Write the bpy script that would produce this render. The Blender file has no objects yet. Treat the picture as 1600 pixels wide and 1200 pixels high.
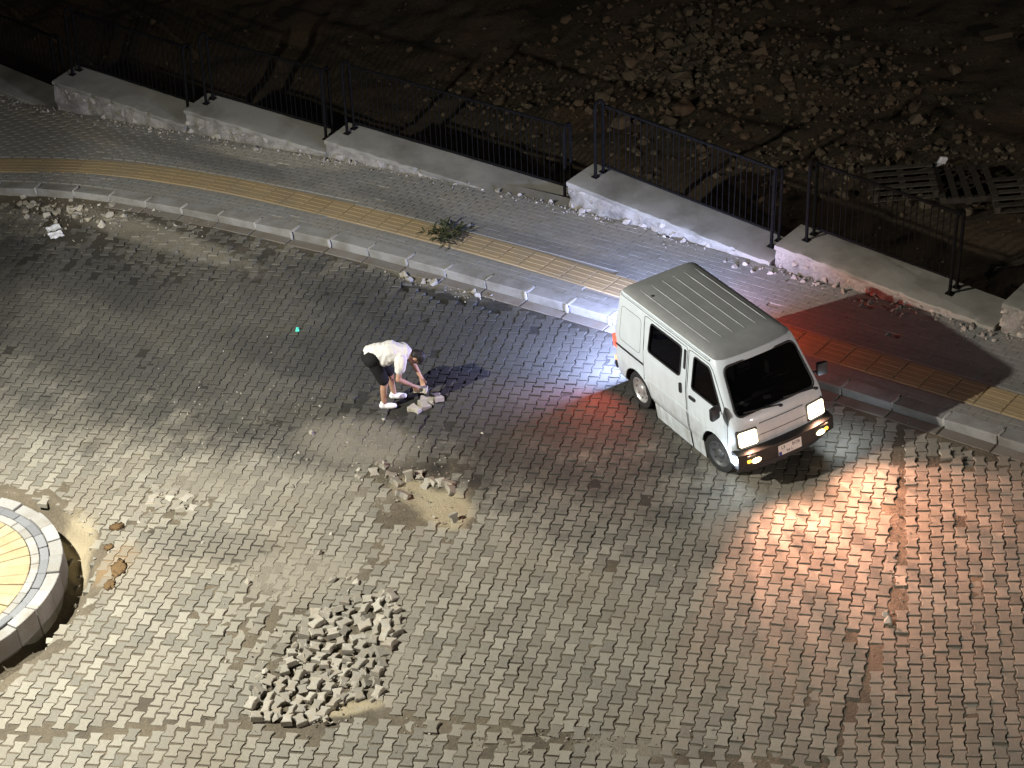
import bpy, bmesh, math, random
import numpy as np
from mathutils import Vector, Matrix, Euler, noise as mnoise

random.seed(7); RNG = np.random.default_rng(7)
SC = bpy.context.scene
COL = SC.collection
PI = math.pi

# ------------------------------------------------------------------ camera
# street frame: the road surface is z = 0; the street climbs to the right, so plumb leans by SLOPE along the wall
F_PX, PITCH, CAM_H, ROLL = 3269.3, 0.573463, 16.141, -0.136957
fwd = Vector((0, math.cos(PITCH), -math.sin(PITCH))); r0 = Vector((1, 0, 0)); u0 = r0.cross(fwd)
RIGHT = r0 * math.cos(ROLL) + u0 * math.sin(ROLL); UP = u0 * math.cos(ROLL) - r0 * math.sin(ROLL)
CPOS = Vector((0, -CAM_H / math.tan(PITCH), CAM_H))
cd = bpy.data.cameras.new('camera'); cam = bpy.data.objects.new('camera', cd); COL.objects.link(cam)
cd.sensor_width = 36.0; cd.lens = F_PX / 1600 * 36; cd.clip_end = 1000; cd.clip_start = 0.5
cam.matrix_world = Matrix(((RIGHT.x, UP.x, -fwd.x, CPOS.x), (RIGHT.y, UP.y, -fwd.y, CPOS.y), (RIGHT.z, UP.z, -fwd.z, CPOS.z), (0, 0, 0, 1)))
SC.camera = cam

# ------------------------------------------------------------------ night sky
w = bpy.data.worlds.new('World'); SC.world = w; w.use_nodes = True
nt = w.node_tree; bg = nt.nodes['Background']
sky = nt.nodes.new('ShaderNodeTexSky'); sky.sky_type = 'NISHITA'; sky.sun_disc = False
sky.sun_elevation = math.radians(4); sky.sun_rotation = math.radians(120)
nt.links.new(sky.outputs[0], bg.inputs[0]); bg.inputs[1].default_value = 0.018
SC.view_settings.view_transform = 'Standard'; SC.view_settings.look = 'None'
SC.view_settings.exposure = 0; SC.view_settings.gamma = 1
SC.render.engine = 'CYCLES'
SC.cycles.use_denoising = True
SC.cycles.max_bounces = 6; SC.cycles.sample_clamp_indirect = 4.0

# light powers in watts
P_STREET = 8600; P_FILL = 13000; P_HEAD = 110; P_BEAM = 1450; P_REV = 290; P_TAIL = 105; P_LED = 14.0

# ------------------------------------------------------------------ helpers
def U(u, v, z=0.0):
    d = RIGHT * ((u - 800) / F_PX) - UP * ((v - 600) / F_PX) + fwd
    t = (z - CPOS.z) / d.z
    return CPOS + d * t
def PX(p):
    d = Vector(p) - CPOS; z = d.dot(fwd)
    return 800 + F_PX * d.dot(RIGHT) / z, 600 - F_PX * d.dot(UP) / z
def tag(o, label=None, cat=None, group=None, kind=None):
    if label: o['label'] = label
    if cat: o['category'] = cat
    if group: o['group'] = group
    if kind: o['kind'] = kind
    return o
def empty(name, loc=(0, 0, 0), mat=None):
    o = bpy.data.objects.new(name, None); COL.objects.link(o); o.empty_display_size = .1
    if mat is not None: o.matrix_world = mat
    else: o.location = loc
    return o
def link(name, me, parent=None, mat=None):
    o = bpy.data.objects.new(name, me); COL.objects.link(o)
    if parent is not None: o.parent = parent
    if mat is not None: o.matrix_local = mat
    return o
def mesh_from(name, verts, faces, mat, smooth=False, angle=None):
    me = bpy.data.meshes.new(name); me.from_pydata([tuple(v) for v in verts], [], faces); me.update()
    if mat: me.materials.append(mat)
    if smooth:
        me.polygons.foreach_set('use_smooth', [True] * len(me.polygons))
        if angle: me.set_sharp_from_angle(angle=math.radians(angle))
    return me
def mesh_bm(name, bm, mat, smooth=False, angle=35, recalc=True):
    if recalc: bmesh.ops.recalc_face_normals(bm, faces=bm.faces)
    me = bpy.data.meshes.new(name); bm.to_mesh(me); bm.free()
    if mat: me.materials.append(mat)
    if smooth:
        me.polygons.foreach_set('use_smooth', [True] * len(me.polygons))
        if angle: me.set_sharp_from_angle(angle=math.radians(angle))
    return me
def bevel(bm, w, seg=2):
    bmesh.ops.bevel(bm, geom=list(bm.edges), offset=w, segments=seg, profile=.5, affect='EDGES', clamp_overlap=True)
def box_bm(size, loc=(0, 0, 0), bev=0, seg=2, bm=None, rot=None):
    b = bmesh.new(); bmesh.ops.create_cube(b, size=1)
    bmesh.ops.scale(b, vec=size, verts=b.verts)
    if bev: bevel(b, bev, seg)
    if rot is not None: bmesh.ops.rotate(b, matrix=rot, verts=b.verts)
    bmesh.ops.translate(b, vec=loc, verts=b.verts)
    if bm is None: return b
    add_bm(bm, b); return bm
def add_bm(dst, src):
    me = bpy.data.meshes.new('tmp'); src.to_mesh(me); src.free(); dst.from_mesh(me); bpy.data.meshes.remove(me)
def tube_bm(pts, r, seg=8, bm=None, closed=False, caps=True):
    bm = bm or bmesh.new(); pts = [Vector(p) for p in pts]; n = len(pts); rings = []
    rr = r if isinstance(r, (list, tuple)) else [r] * n
    prev = None
    for i, p in enumerate(pts):
        a = pts[(i - 1) % n] if (closed or i > 0) else p; b = pts[(i + 1) % n] if (closed or i < n - 1) else p
        t = (b - a).normalized()
        if prev is None: x = t.orthogonal().normalized()
        else: x = (prev - t * prev.dot(t)).normalized()
        prev = x; y = t.cross(x)
        rings.append([bm.verts.new(p + (x * math.cos(k * 2 * PI / seg) + y * math.sin(k * 2 * PI / seg)) * rr[i]) for k in range(seg)])
    for i in range(n if closed else n - 1):
        A, B = rings[i], rings[(i + 1) % n]
        for k in range(seg): bm.faces.new((A[k], A[(k + 1) % seg], B[(k + 1) % seg], B[k]))
    if caps and not closed:
        bm.faces.new(rings[0][::-1]); bm.faces.new(rings[-1])
    return bm
def capsule(bm, a, b, ra, rb, seg=12):
    a, b = Vector(a), Vector(b); t = (b - a)
    L = t.length; t = t.normalized() if L > 1e-6 else Vector((0, 0, 1))
    pts, rr = [], []
    for k in range(4):
        q = k / 4 * PI / 2; pts.append(a - t * ra * math.cos(q)); rr.append(max(ra * math.sin(q), .0008))
    pts.append(a); rr.append(ra); pts.append(b); rr.append(rb)
    for k in range(3, -1, -1):
        q = k / 4 * PI / 2; pts.append(b + t * rb * math.cos(q)); rr.append(max(rb * math.sin(q), .0008))
    b2 = tube_bm(pts, rr, seg); add_bm(bm, b2)
def ellipsoid(bm, c, r, rot=None, seg=14):
    b = bmesh.new(); bmesh.ops.create_uvsphere(b, u_segments=seg, v_segments=seg // 2 + 2, radius=1)
    bmesh.ops.scale(b, vec=r, verts=b.verts)
    if rot is not None: bmesh.ops.rotate(b, matrix=rot, verts=b.verts)
    bmesh.ops.translate(b, vec=c, verts=b.verts); add_bm(bm, b)
def evaluated(o, mat, name):
    dg = bpy.context.evaluated_depsgraph_get(); dg.update()
    ev = o.evaluated_get(dg); me = bpy.data.meshes.new_from_object(ev, depsgraph=dg); me.name = name
    if mat: me.materials.clear(); me.materials.append(mat)
    bpy.data.objects.remove(o, do_unlink=True)
    return me
def remeshed(bm, voxel, mat, name, smooth=4, fac=.5):
    me = bpy.data.meshes.new('tmp'); bm.to_mesh(me); bm.free()
    o = bpy.data.objects.new('tmp', me); COL.objects.link(o)
    m = o.modifiers.new('r', 'REMESH'); m.mode = 'VOXEL'; m.voxel_size = voxel
    if smooth:
        s = o.modifiers.new('s', 'SMOOTH'); s.iterations = smooth; s.factor = fac
    out = evaluated(o, mat, name)
    out.polygons.foreach_set('use_smooth', [True] * len(out.polygons))
    return out
def join_instances(name, variants, items, mat, smooth=False):
    """variants: list of (verts Nx3, faces); items: list of (variant, 4x4 matrix). One mesh."""
    V, LT, LI, off = [], [], [], 0
    byv = {}
    for k, m in items: byv.setdefault(k, []).append(m)
    for k, ms in byv.items():
        v = np.asarray(variants[k][0], float); f = variants[k][1]
        M = np.array([np.array(m) for m in ms])
        vh = np.concatenate([v, np.ones((len(v), 1))], 1)
        W = np.einsum('mij,vj->mvi', M, vh)[..., :3]
        V.append(W.reshape(-1, 3))
        li = np.array([i for ff in f for i in ff]); lt = np.array([len(ff) for ff in f])
        LI.append((li[None] + (np.arange(len(ms)) * len(v))[:, None] + off).ravel()); LT.append(np.tile(lt, len(ms)))
        off += len(v) * len(ms)
    V = np.concatenate(V); LI = np.concatenate(LI); LT = np.concatenate(LT)
    me = bpy.data.meshes.new(name); me.vertices.add(len(V)); me.vertices.foreach_set('co', V.ravel())
    me.loops.add(len(LI)); me.loops.foreach_set('vertex_index', LI.astype(np.int32))
    me.polygons.add(len(LT)); st = np.concatenate([[0], np.cumsum(LT)[:-1]])
    me.polygons.foreach_set('loop_start', st.astype(np.int32))
    me.update(calc_edges=True); me.validate()
    me.materials.append(mat)
    me.polygons.foreach_set('use_smooth', [smooth] * len(LT))
    return me
def vf(me): return [v.co[:] for v in me.vertices], [list(p.vertices) for p in me.polygons]
def rockmesh(name, mat, r, seed, n=16, flat=.75):
    rr = random.Random(seed); bm = bmesh.new()
    for i in range(n):
        v = Vector((rr.gauss(0, 1), rr.gauss(0, 1), rr.gauss(0, 1))).normalized() * rr.uniform(.75, 1.1)
        bm.verts.new((v.x * r, v.y * r * rr.uniform(.8, 1), v.z * r * flat))
    h = bmesh.ops.convex_hull(bm, input=bm.verts)
    bmesh.ops.delete(bm, geom=[g for g in h['geom_interior'] if isinstance(g, bmesh.types.BMVert)], context='VERTS')
    return mesh_bm(name, bm, mat)
def T(loc, rz=0, rx=0, ry=0, sc=1):
    return Matrix.Translation(loc) @ Matrix.Rotation(rz, 4, 'Z') @ Matrix.Rotation(ry, 4, 'Y') @ Matrix.Rotation(rx, 4, 'X') @ Matrix.Scale(sc, 4)

# numpy value noise
def vnoise(x, y, sc, seed=0):
    x = np.asarray(x) * sc; y = np.asarray(y) * sc
    xi = np.floor(x).astype(np.int64); yi = np.floor(y).astype(np.int64); fx = x - xi; fy = y - yi
    fx = fx * fx * (3 - 2 * fx); fy = fy * fy * (3 - 2 * fy)
    def h(a, b):
        n = (a * 374761393 + b * 668265263 + seed * 974711) & 0xffffffff
        n = ((n ^ (n >> 13)) * 1274126177) & 0xffffffff
        return ((n ^ (n >> 16)) & 0xffff) / 65535.0
    return (h(xi, yi) * (1 - fx) + h(xi + 1, yi) * fx) * (1 - fy) + (h(xi, yi + 1) * (1 - fx) + h(xi + 1, yi + 1) * fx) * fy
def fbm(x, y, sc, o=3, seed=0):
    t = 0; a = .5; tot = 0
    for i in range(o):
        t = t + a * vnoise(x, y, sc * 2 ** i, seed + i * 17); tot += a; a *= .5
    return t / tot

# ------------------------------------------------------------------ materials
def newmat(name):
    m = bpy.data.materials.new(name); m.use_nodes = True
    return m, m.node_tree, m.node_tree.nodes['Principled BSDF']
def nd(nt, t, **kw):
    n = nt.nodes.new(t)
    for k, v in kw.items(): setattr(n, k, v)
    return n
def noise_node(nt, pos, scale, detail=4, rough=.6):
    n = nd(nt, 'ShaderNodeTexNoise'); n.inputs['Scale'].default_value = scale; n.inputs['Detail'].default_value = detail
    n.inputs['Roughness'].default_value = rough; nt.links.new(pos, n.inputs['Vector']); return n.outputs['Fac']
def ramp(nt, fac, stops):
    r = nd(nt, 'ShaderNodeValToRGB'); e = r.color_ramp.elements
    while len(e) < len(stops): e.new(.5)
    for i, (p, c) in enumerate(stops):
        e[i].position = p; e[i].color = (*c, 1) if len(c) == 3 else c
    nt.links.new(fac, r.inputs[0]); return r.outputs[0]
def mixc(nt, fac, a, b, mode='MIX'):
    m = nd(nt, 'ShaderNodeMix', data_type='RGBA', blend_type=mode)
    for i, s in ((0, fac), (6, a), (7, b)):
        if hasattr(s, 'is_linked'): nt.links.new(s, m.inputs[i])
        elif isinstance(s, (int, float)): m.inputs[i].default_value = s
        else: m.inputs[i].default_value = (*s, 1)
    return m.outputs[2]
def mathn(nt, op, a, b=0.0, clamp=False):
    m = nd(nt, 'ShaderNodeMath', operation=op, use_clamp=clamp)
    for i, s in ((0, a), (1, b)):
        if hasattr(s, 'is_linked'): nt.links.new(s, m.inputs[i])
        else: m.inputs[i].default_value = s
    return m.outputs[0]
def piece_random(nt):
    oi = nd(nt, 'ShaderNodeObjectInfo'); g = nd(nt, 'ShaderNodeNewGeometry')
    return mathn(nt, 'FRACT', mathn(nt, 'ADD', oi.outputs['Random'], g.outputs['Random Per Island']))
def ellipse_mask(nt, pos, cx, cy, rx, ry, rot, wob=None):
    """1 inside a soft-edged patch (stain, painted falloff) on the road, 0 outside"""
    mp = nd(nt, 'ShaderNodeMapping', vector_type='TEXTURE')
    mp.inputs['Location'].default_value = (cx, cy, 0); mp.inputs['Rotation'].default_value = (0, 0, rot); mp.inputs['Scale'].default_value = (rx, ry, 1e3)
    nt.links.new(pos, mp.inputs[0])
    ln = nd(nt, 'ShaderNodeVectorMath', operation='LENGTH'); nt.links.new(mp.outputs[0], ln.inputs[0])
    d = ln.outputs['Value']
    if wob is not None: d = mathn(nt, 'ADD', d, mathn(nt, 'MULTIPLY', mathn(nt, 'SUBTRACT', wob, .5), 1.4))
    mr = nd(nt, 'ShaderNodeMapRange', interpolation_type='SMOOTHSTEP'); mr.inputs[1].default_value = 1.15; mr.inputs[2].default_value = .55
    nt.links.new(d, mr.inputs[0]); return mr.outputs[0]
def bump(nt, bsdf, h, strength, dist=.01):
    b = nd(nt, 'ShaderNodeBump'); b.inputs['Strength'].default_value = strength; b.inputs['Distance'].default_value = dist
    nt.links.new(h, b.inputs['Height']); nt.links.new(b.outputs[0], bsdf.inputs['Normal'])

def mat_stone(name, dark, light, rough=.9, n1=3, n2=45, dirt=None, dirt_amt=.5, piece=.5, bstr=.5, stains_falloff=(), dust=(), spec=.25, bdist=.006):
    m, nt, bs = newmat(name)
    pos = nd(nt, 'ShaderNodeNewGeometry').outputs['Position']
    big = noise_node(nt, pos, n1, 5); small = noise_node(nt, pos, n2, 4, .7)
    rnd = piece_random(nt)
    f = mathn(nt, 'ADD', mathn(nt, 'MULTIPLY', rnd, piece), mathn(nt, 'MULTIPLY', small, 1 - piece))
    c = ramp(nt, f, [(.18, dark), (.82, light)])
    if dirt is not None:
        df = ramp(nt, big, [(.42, (0, 0, 0)), (.68, (1, 1, 1))])
        c = mixc(nt, mathn(nt, 'MULTIPLY', df, dirt_amt), c, dirt)
    wob = noise_node(nt, pos, 1.3, 6, .7)
    for (cx, cy, rx, ry, rot, col, amt) in stains_falloff:
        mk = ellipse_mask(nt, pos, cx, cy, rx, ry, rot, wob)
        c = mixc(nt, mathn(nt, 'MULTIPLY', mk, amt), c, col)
    sp = ramp(nt, noise_node(nt, pos, 160, 3, .8), [(.35, (.72, .72, .72)), (.7, (1.12, 1.12, 1.12))])
    c = mixc(nt, 1.0, c, sp, 'MULTIPLY')
    nt.links.new(c, bs.inputs['Base Color']); bs.inputs['Roughness'].default_value = rough
    bs.inputs['Specular IOR Level'].default_value = spec
    if bstr: bump(nt, bs, mathn(nt, 'ADD', small, mathn(nt, 'MULTIPLY', noise_node(nt, pos, 140, 3), .4)), bstr, bdist)
    return m
def mat_plain(name, col, rough=.5, metal=0, spec=.5, var=0, scale=8, coat=0):
    m, nt, bs = newmat(name)
    bs.inputs['Roughness'].default_value = rough; bs.inputs['Metallic'].default_value = metal; bs.inputs['Specular IOR Level'].default_value = spec
    bs.inputs['Coat Weight'].default_value = coat
    if var:
        pos = nd(nt, 'ShaderNodeTexCoord').outputs['Object']
        n = noise_node(nt, pos, scale, 5, .65)
        c = ramp(nt, n, [(.3, tuple(x * (1 - var) for x in col)), (.7, tuple(min(1, x * (1 + var)) for x in col))])
        nt.links.new(c, bs.inputs['Base Color'])
        r = nd(nt, 'ShaderNodeMapRange'); r.inputs[3].default_value = max(0, rough - .12); r.inputs[4].default_value = min(1, rough + .15)
        nt.links.new(n, r.inputs[0]); nt.links.new(r.outputs[0], bs.inputs['Roughness'])
    else: bs.inputs['Base Color'].default_value = (*col, 1)
    return m
def mat_emit(name, col, strength, base=(.8, .8, .8)):
    m, nt, bs = newmat(name); bs.inputs['Base Color'].default_value = (*base, 1)
    n = noise_node(nt, nd(nt, 'ShaderNodeTexCoord').outputs['Object'], 30, 2)
    nt.links.new(mixc(nt, n, col, tuple(c * .85 for c in col)), bs.inputs['Emission Color'])
    bs.inputs['Emission Strength'].default_value = strength; bs.inputs['Roughness'].default_value = .2
    return m

def gp(u, v): p = U(u, v); return p.x, p.y
DARK = (.052, .051, .045)  # dirty worn pavers, with the lamp's falloff painted into their colour
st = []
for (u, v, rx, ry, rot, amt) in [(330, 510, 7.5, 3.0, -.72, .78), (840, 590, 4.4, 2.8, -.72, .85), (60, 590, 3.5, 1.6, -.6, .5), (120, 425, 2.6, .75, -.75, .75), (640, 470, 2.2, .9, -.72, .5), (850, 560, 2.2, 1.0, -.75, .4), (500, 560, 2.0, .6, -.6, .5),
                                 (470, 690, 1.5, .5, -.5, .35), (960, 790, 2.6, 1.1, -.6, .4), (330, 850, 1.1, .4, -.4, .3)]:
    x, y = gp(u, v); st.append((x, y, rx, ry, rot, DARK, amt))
SAND = (.46, .39, .25); GREY = (.27, .245, .19)
for (u, v, rx, ry, rot, col, amt) in [(700, 795, .38, .5, .2, SAND, .7), (648, 768, .28, .5, .6, SAND, .45), (250, 372, 2.6, .35, -.75, GREY, .6), (560, 690, 1.1, .6, -.5, GREY, .5), (470, 895, .9, .5, -.3, GREY, .6), (115, 850, .35, .9, 0, SAND, .4),
                                      (980, 1165, .7, .25, -.2, GREY, .35), (610, 1010, .4, 1.1, -.2, GREY, .4), (640, 420, 1.6, .3, -.8, GREY, .5), (440, 760, 2.0, .5, -.4, GREY, .35), (1180, 800, 1.0, .5, .4, GREY, .3), (540, 1105, .45, .15, 0, SAND, .35), (180, 880, .5, .25, 1.2, (.3, .2, .1), .25)]:
    x, y = gp(u, v); st.append((x, y, rx, ry, rot, col, amt))
sw_st = []
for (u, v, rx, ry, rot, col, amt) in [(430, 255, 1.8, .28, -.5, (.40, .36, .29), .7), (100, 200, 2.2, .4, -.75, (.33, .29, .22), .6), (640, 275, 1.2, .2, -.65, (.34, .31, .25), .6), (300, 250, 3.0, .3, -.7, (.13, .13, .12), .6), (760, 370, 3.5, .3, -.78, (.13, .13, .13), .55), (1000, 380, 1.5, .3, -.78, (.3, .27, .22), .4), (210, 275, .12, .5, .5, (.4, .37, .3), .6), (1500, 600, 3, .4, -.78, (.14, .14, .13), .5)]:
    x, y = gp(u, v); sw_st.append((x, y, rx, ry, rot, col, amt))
M = {}
M['paver'] = mat_stone('paver_concrete', (.155, .147, .12), (.365, .342, .275), dirt=(.25, .22, .165), dirt_amt=.75, n1=.8, stains_falloff=st, piece=.45, bstr=.6)
M['loose'] = mat_stone('loose_concrete', (.22, .205, .17), (.48, .45, .375), dirt=(.34, .29, .21), dirt_amt=.75, n1=9, piece=.5, bstr=.8)
M['sand'] = mat_stone('road_sand', (.11, .092, .064), (.23, .192, .13), dirt=(.075, .065, .05), dirt_amt=.7, n1=1.1, n2=28, piece=0, bstr=1.0, bdist=.02, stains_falloff=[(*e[:5], tuple(c * .62 for c in DARK) if e[5] == DARK else e[5], .8) for e in st])  # the road's painted falloff darkens this joint sand as well
M['brick'] = mat_stone('pavement_brick', (.2, .198, .18), (.26, .256, .232), dirt=(.27, .235, .18), dirt_amt=.5, n1=1.2, piece=.3, bstr=.2, stains_falloff=sw_st)
M['bed'] = mat_stone('pavement_bed', (.2, .192, .172), (.28, .265, .235), dirt=(.3, .26, .2), n1=2, piece=0)
M['tactile'] = mat_stone('yellow_tile', (.29, .215, .115), (.40, .30, .16), dirt=(.25, .21, .145), dirt_amt=.65, n1=1.6, piece=.4, bstr=.3)
M['kerb'] = mat_stone('kerb_concrete', (.23, .228, .21), (.34, .335, .31), dirt=(.15, .135, .105), dirt_amt=.75, n1=2.2, piece=.4)
M['mortar'] = mat_stone('mortar', (.3, .29, .26), (.42, .4, .36), n1=8, piece=.4)
M['gutter'] = mat_stone('gutter_concrete', (.14, .128, .108), (.23, .21, .178), dirt=(.14, .108, .075), dirt_amt=.7, n1=2.6, piece=.4)
M['cap'] = mat_stone('wall_cap_concrete', (.24, .232, .196), (.36, .345, .29), dirt=(.11, .1, .076), dirt_amt=.7, n1=1.1, piece=.2, bstr=.5)
M['face'] = mat_stone('wall_render', (.24, .225, .19), (.46, .43, .37), dirt=(.12, .115, .1), dirt_amt=.75, n1=3.2, n2=22, piece=.1, bstr=1.0, bdist=.02)
M['stone'] = mat_stone('wall_stone', (.26, .23, .19), (.5, .46, .39), dirt=(.16, .14, .11), n1=6, piece=.5, bstr=.8)
M['earth'] = mat_stone('plot_earth', (.038, .029, .017), (.085, .065, .037), dirt=(.09, .054, .028), dirt_amt=.7, n1=.5, n2=9, piece=0, bstr=1.0, bdist=.06)
M['rock'] = mat_stone('plot_rock', (.05, .04, .025), (.125, .1, .064), dirt=(.12, .066, .036), dirt_amt=.6, n1=.8, piece=.6, bstr=.8)
M['wood'] = mat_stone('pallet_wood', (.035, .028, .02), (.07, .058, .042), n1=4, piece=.5)
M['iron'] = mat_plain('fence_iron', (.0075, .0072, .0068), .85, 0, .03, .4, 20)
M['buff'] = mat_stone('island_buff_stone', (.36, .29, .165), (.52, .44, .27), dirt=(.32, .22, .11), dirt_amt=.5, n1=4, piece=.5, bstr=.4)
M['ringdark'] = mat_stone('island_dark_stone', (.16, .165, .17), (.25, .255, .26), piece=.5)
M['ringlight'] = mat_stone('island_light_stone', (.25, .25, .235), (.42, .41, .38), dirt=(.22, .19, .14), dirt_amt=.6, n1=3, piece=.5)
M['brown'] = mat_stone('brown_clump', (.09, .052, .022), (.24, .155, .07), n1=14, n2=30, piece=.2, bstr=1, bdist=.02)
M['weed'] = mat_stone('weed_leaf', (.022, .027, .009), (.055, .06, .022), n1=8, piece=.6, bstr=0)
M['white_litter'] = mat_stone('litter_paper', (.6, .6, .6), (.8, .8, .8), n1=6, piece=.2, bstr=.3)

# ------------------------------------------------------------------ street lines (s along the wall, n across)
Q = math.sqrt(.5)
ES = Vector((Q, -Q, 0)); EN = Vector((Q, Q, 0))
SLOPE = .108
def xy(s, n): return (s + n) * Q, (n - s) * Q
def sn(x, y): return (x - y) * Q, (x + y) * Q
SG = np.arange(-26, 22.01, .05)
def line(pts):
    p = np.array(pts); y = np.interp(SG, p[:, 0], p[:, 1])
    k = np.exp(-.5 * (np.arange(-50, 51) * .05 / .8) ** 2); k /= k.sum()
    return np.convolve(np.pad(y, 50, mode='edge'), k, 'valid')
L_WALL = line([(-26, 1.0), (-18, 2.2), (-13.5, 2.5), (-10.45, 3.12), (-8.5, 3.38), (-6, 3.98), (-2.5, 4.36), (1.45, 4.36), (5.2, 4.43), (12, 4.6), (22, 4.8)])
L_YT = line([(-26, -9), (-18, -2.8), (-15.5, -.95), (-13, .62), (-10.75, 1.76), (-8.1, 2.37), (-5.27, 2.68), (-2.64, 2.93), (0, 3.0), (4.8, 3.16), (12, 3.4), (22, 3.65)])
L_KERB = line([(-26, -10.2), (-18, -3.9), (-15.5, -2.0), (-12.1, .02), (-10.6, .68), (-8.73, 1.08), (-6.7, 1.44), (-4.5, 1.75), (-2.9, 1.88), (-.5, 2.05), (4.6, 2.25), (12, 2.5), (22, 2.8)])
def at(L, s): return float(np.interp(s, SG, L))
def nrm(L, s):
    d = (at(L, s + .1) - at(L, s - .1)) / .2; t = (ES + EN * d).normalized(); return t, Vector((-t.y, t.x, 0))
def off(L, s, o, z=0):
    t, n = nrm(L, s); x, y = xy(s, at(L, s)); return Vector((x, y, z)) + n * o
GUT_W = .20
ISL = Vector((-8.0, -3.12, 0)); ISL_R = 1.93

# ------------------------------------------------------------------ patches on the road
def pt(u, v): p = U(u, v); return (p.x, p.y)
HOLES = []   # (x, y, rx, ry, rot, depth)  pavers missing
for (u, v, rx, ry, rot, d) in [(668, 790, .5, .75, .25, -.035), (640, 745, .55, .45, 0, -.02), (545, 1010, .42, .95, -.16, -.045), (470, 1095, .6, .5, -.2, -.04), (110, 335, 1.9, .38, -.72, -.05),
                               (655, 452, .5, .1, -.85, -.05), (740, 470, .5, .09, -.85, -.05), (655, 632, .45, .28, -.3, -.02)]:
    x, y = pt(u, v); HOLES.append((x, y, rx, ry, rot, d))
DUST = []    # pavers drowned in sand
for (u, v, rx, ry, rot, d) in [(560, 700, .7, .35, -.5, .0048), (470, 900, .7, .35, -.3, .0052), (590, 880, .3, .6, 0, .006), (560, 1108, .4, .15, 0, .012), (300, 370, 2.4, .22, -.75, .010), (120, 372, 1.2, .3, -.75, .011), (980, 1170, .45, .12, -.2, .006), (420, 655, .8, .25, -.5, .006)]:
    x, y = pt(u, v); DUST.append((x, y, rx, ry, rot, d))
def emask(x, y, e, hard=.35):
    c, s = math.cos(e[4]), math.sin(e[4]); dx = x - e[0]; dy = y - e[1]
    r = np.sqrt(((dx * c + dy * s) / e[2]) ** 2 + ((-dx * s + dy * c) / e[3]) ** 2)
    return r
def undul(x, y): return (fbm(x, y, .35, 2, 5) - .5) * .05
def sandz(x, y):
    x = np.asarray(x, float); y = np.asarray(y, float)
    n = fbm(x, y, 2.2, 4, 11); f = fbm(x, y, 14, 2, 23)
    z = -.011 + (n - .5) * .011 + (f - .5) * .008
    for e in DUST:
        r = emask(x, y, e) + (n - .5) * 2.2; z = z + e[5] * 1.25 * np.clip(1.3 - r, 0, 1) * (.75 + .6 * f)
    for e in HOLES:
        r = emask(x, y, e) + (n - .5) * 1.3; z = z + e[5] * np.clip(1.25 - r, 0, .8)
    ri = np.hypot(x - ISL.x, y - ISL.y) - ISL_R
    tr = np.clip(1 - np.abs(ri - .15 - (n - .5) * .2) / .2, 0, 1); z = z - .27 * tr ** .6
    z = z + .02 * np.clip(1 - np.abs(ri - .45) / .25, 0, 1) * n
    return z + undul(x, y)
class Lookup:
    def __init__(self, f, x0, x1, y0, y1, d):
        self.x = np.arange(x0, x1, d); self.y = np.arange(y0, y1, d); self.d = d
        X, Y = np.meshgrid(self.x, self.y); self.g = f(X, Y)
    def __call__(self, x, y):
        i = min(max((y - self.y[0]) / self.d, 0), len(self.y) - 1.001); j = min(max((x - self.x[0]) / self.d, 0), len(self.x) - 1.001)
        a, b = int(i), int(j); fi, fj = i - a, j - b; g = self.g
        return float((g[a, b] * (1 - fj) + g[a, b + 1] * fj) * (1 - fi) + (g[a + 1, b] * (1 - fj) + g[a + 1, b + 1] * fj) * fi)
def hole_f(x, y):
    n = fbm(x, y, 2.2, 4, 11); r = np.full(x.shape, 9.0)
    for e in HOLES: r = np.minimum(r, emask(x, y, e) + (n - .5) * 1.3)
    return r
SZ = Lookup(sandz, -14, 12, -13, 13, .04); UZ = Lookup(undul, -14, 12, -13, 13, .25); HZ = Lookup(hole_f, -14, 12, -13, 13, .04)
def in_hole(x, y): return HZ(x, y) < 1.02

# ------------------------------------------------------------------ far ground and road bed
tag(link('ground', mesh_from('ground', [(-300, -300, -4.2), (300, -300, -4.2), (300, 300, -4.2), (-300, 300, -4.2)], [(0, 1, 2, 3)], M['earth'])), kind='structure')
def grid_mesh(name, xs, ys, zf, mat, keep=None):
    X, Y = np.meshgrid(xs, ys); Z = zf(X, Y); nx, ny = len(xs), len(ys)
    V = np.stack([X, Y, Z], -1).reshape(-1, 3)
    i = np.arange(nx * ny).reshape(ny, nx); F = np.stack([i[:-1, :-1], i[:-1, 1:], i[1:, 1:], i[1:, :-1]], -1).reshape(-1, 4)
    if keep is not None:
        k = keep(X, Y).reshape(-1); F = F[k[F].all(1)]
    me = bpy.data.meshes.new(name); me.from_pydata(V.tolist(), [], F.tolist()); me.update(); me.materials.append(mat)
    me.polygons.foreach_set('use_smooth', [True] * len(me.polygons)); return me
def road_side(X, Y, m=0.0):
    s = (X - Y) * Q; n = (X + Y) * Q
    return n < np.interp(s, SG, L_KERB) - m
xs = np.concatenate([np.arange(-45, -11.5, 1.5), np.arange(-11.5, 9.5, .055), np.arange(9.5, 45, 1.5)])
ys = np.concatenate([np.arange(-45, -11, 1.5), np.arange(-11, 11, .055), np.arange(11, 30, 1.5)])
def keep_road(X, Y):
    return road_side(X, Y, -.12)
road = tag(link('road', grid_mesh('road', xs, ys, sandz, M['sand'], keep_road)), kind='structure')

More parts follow.
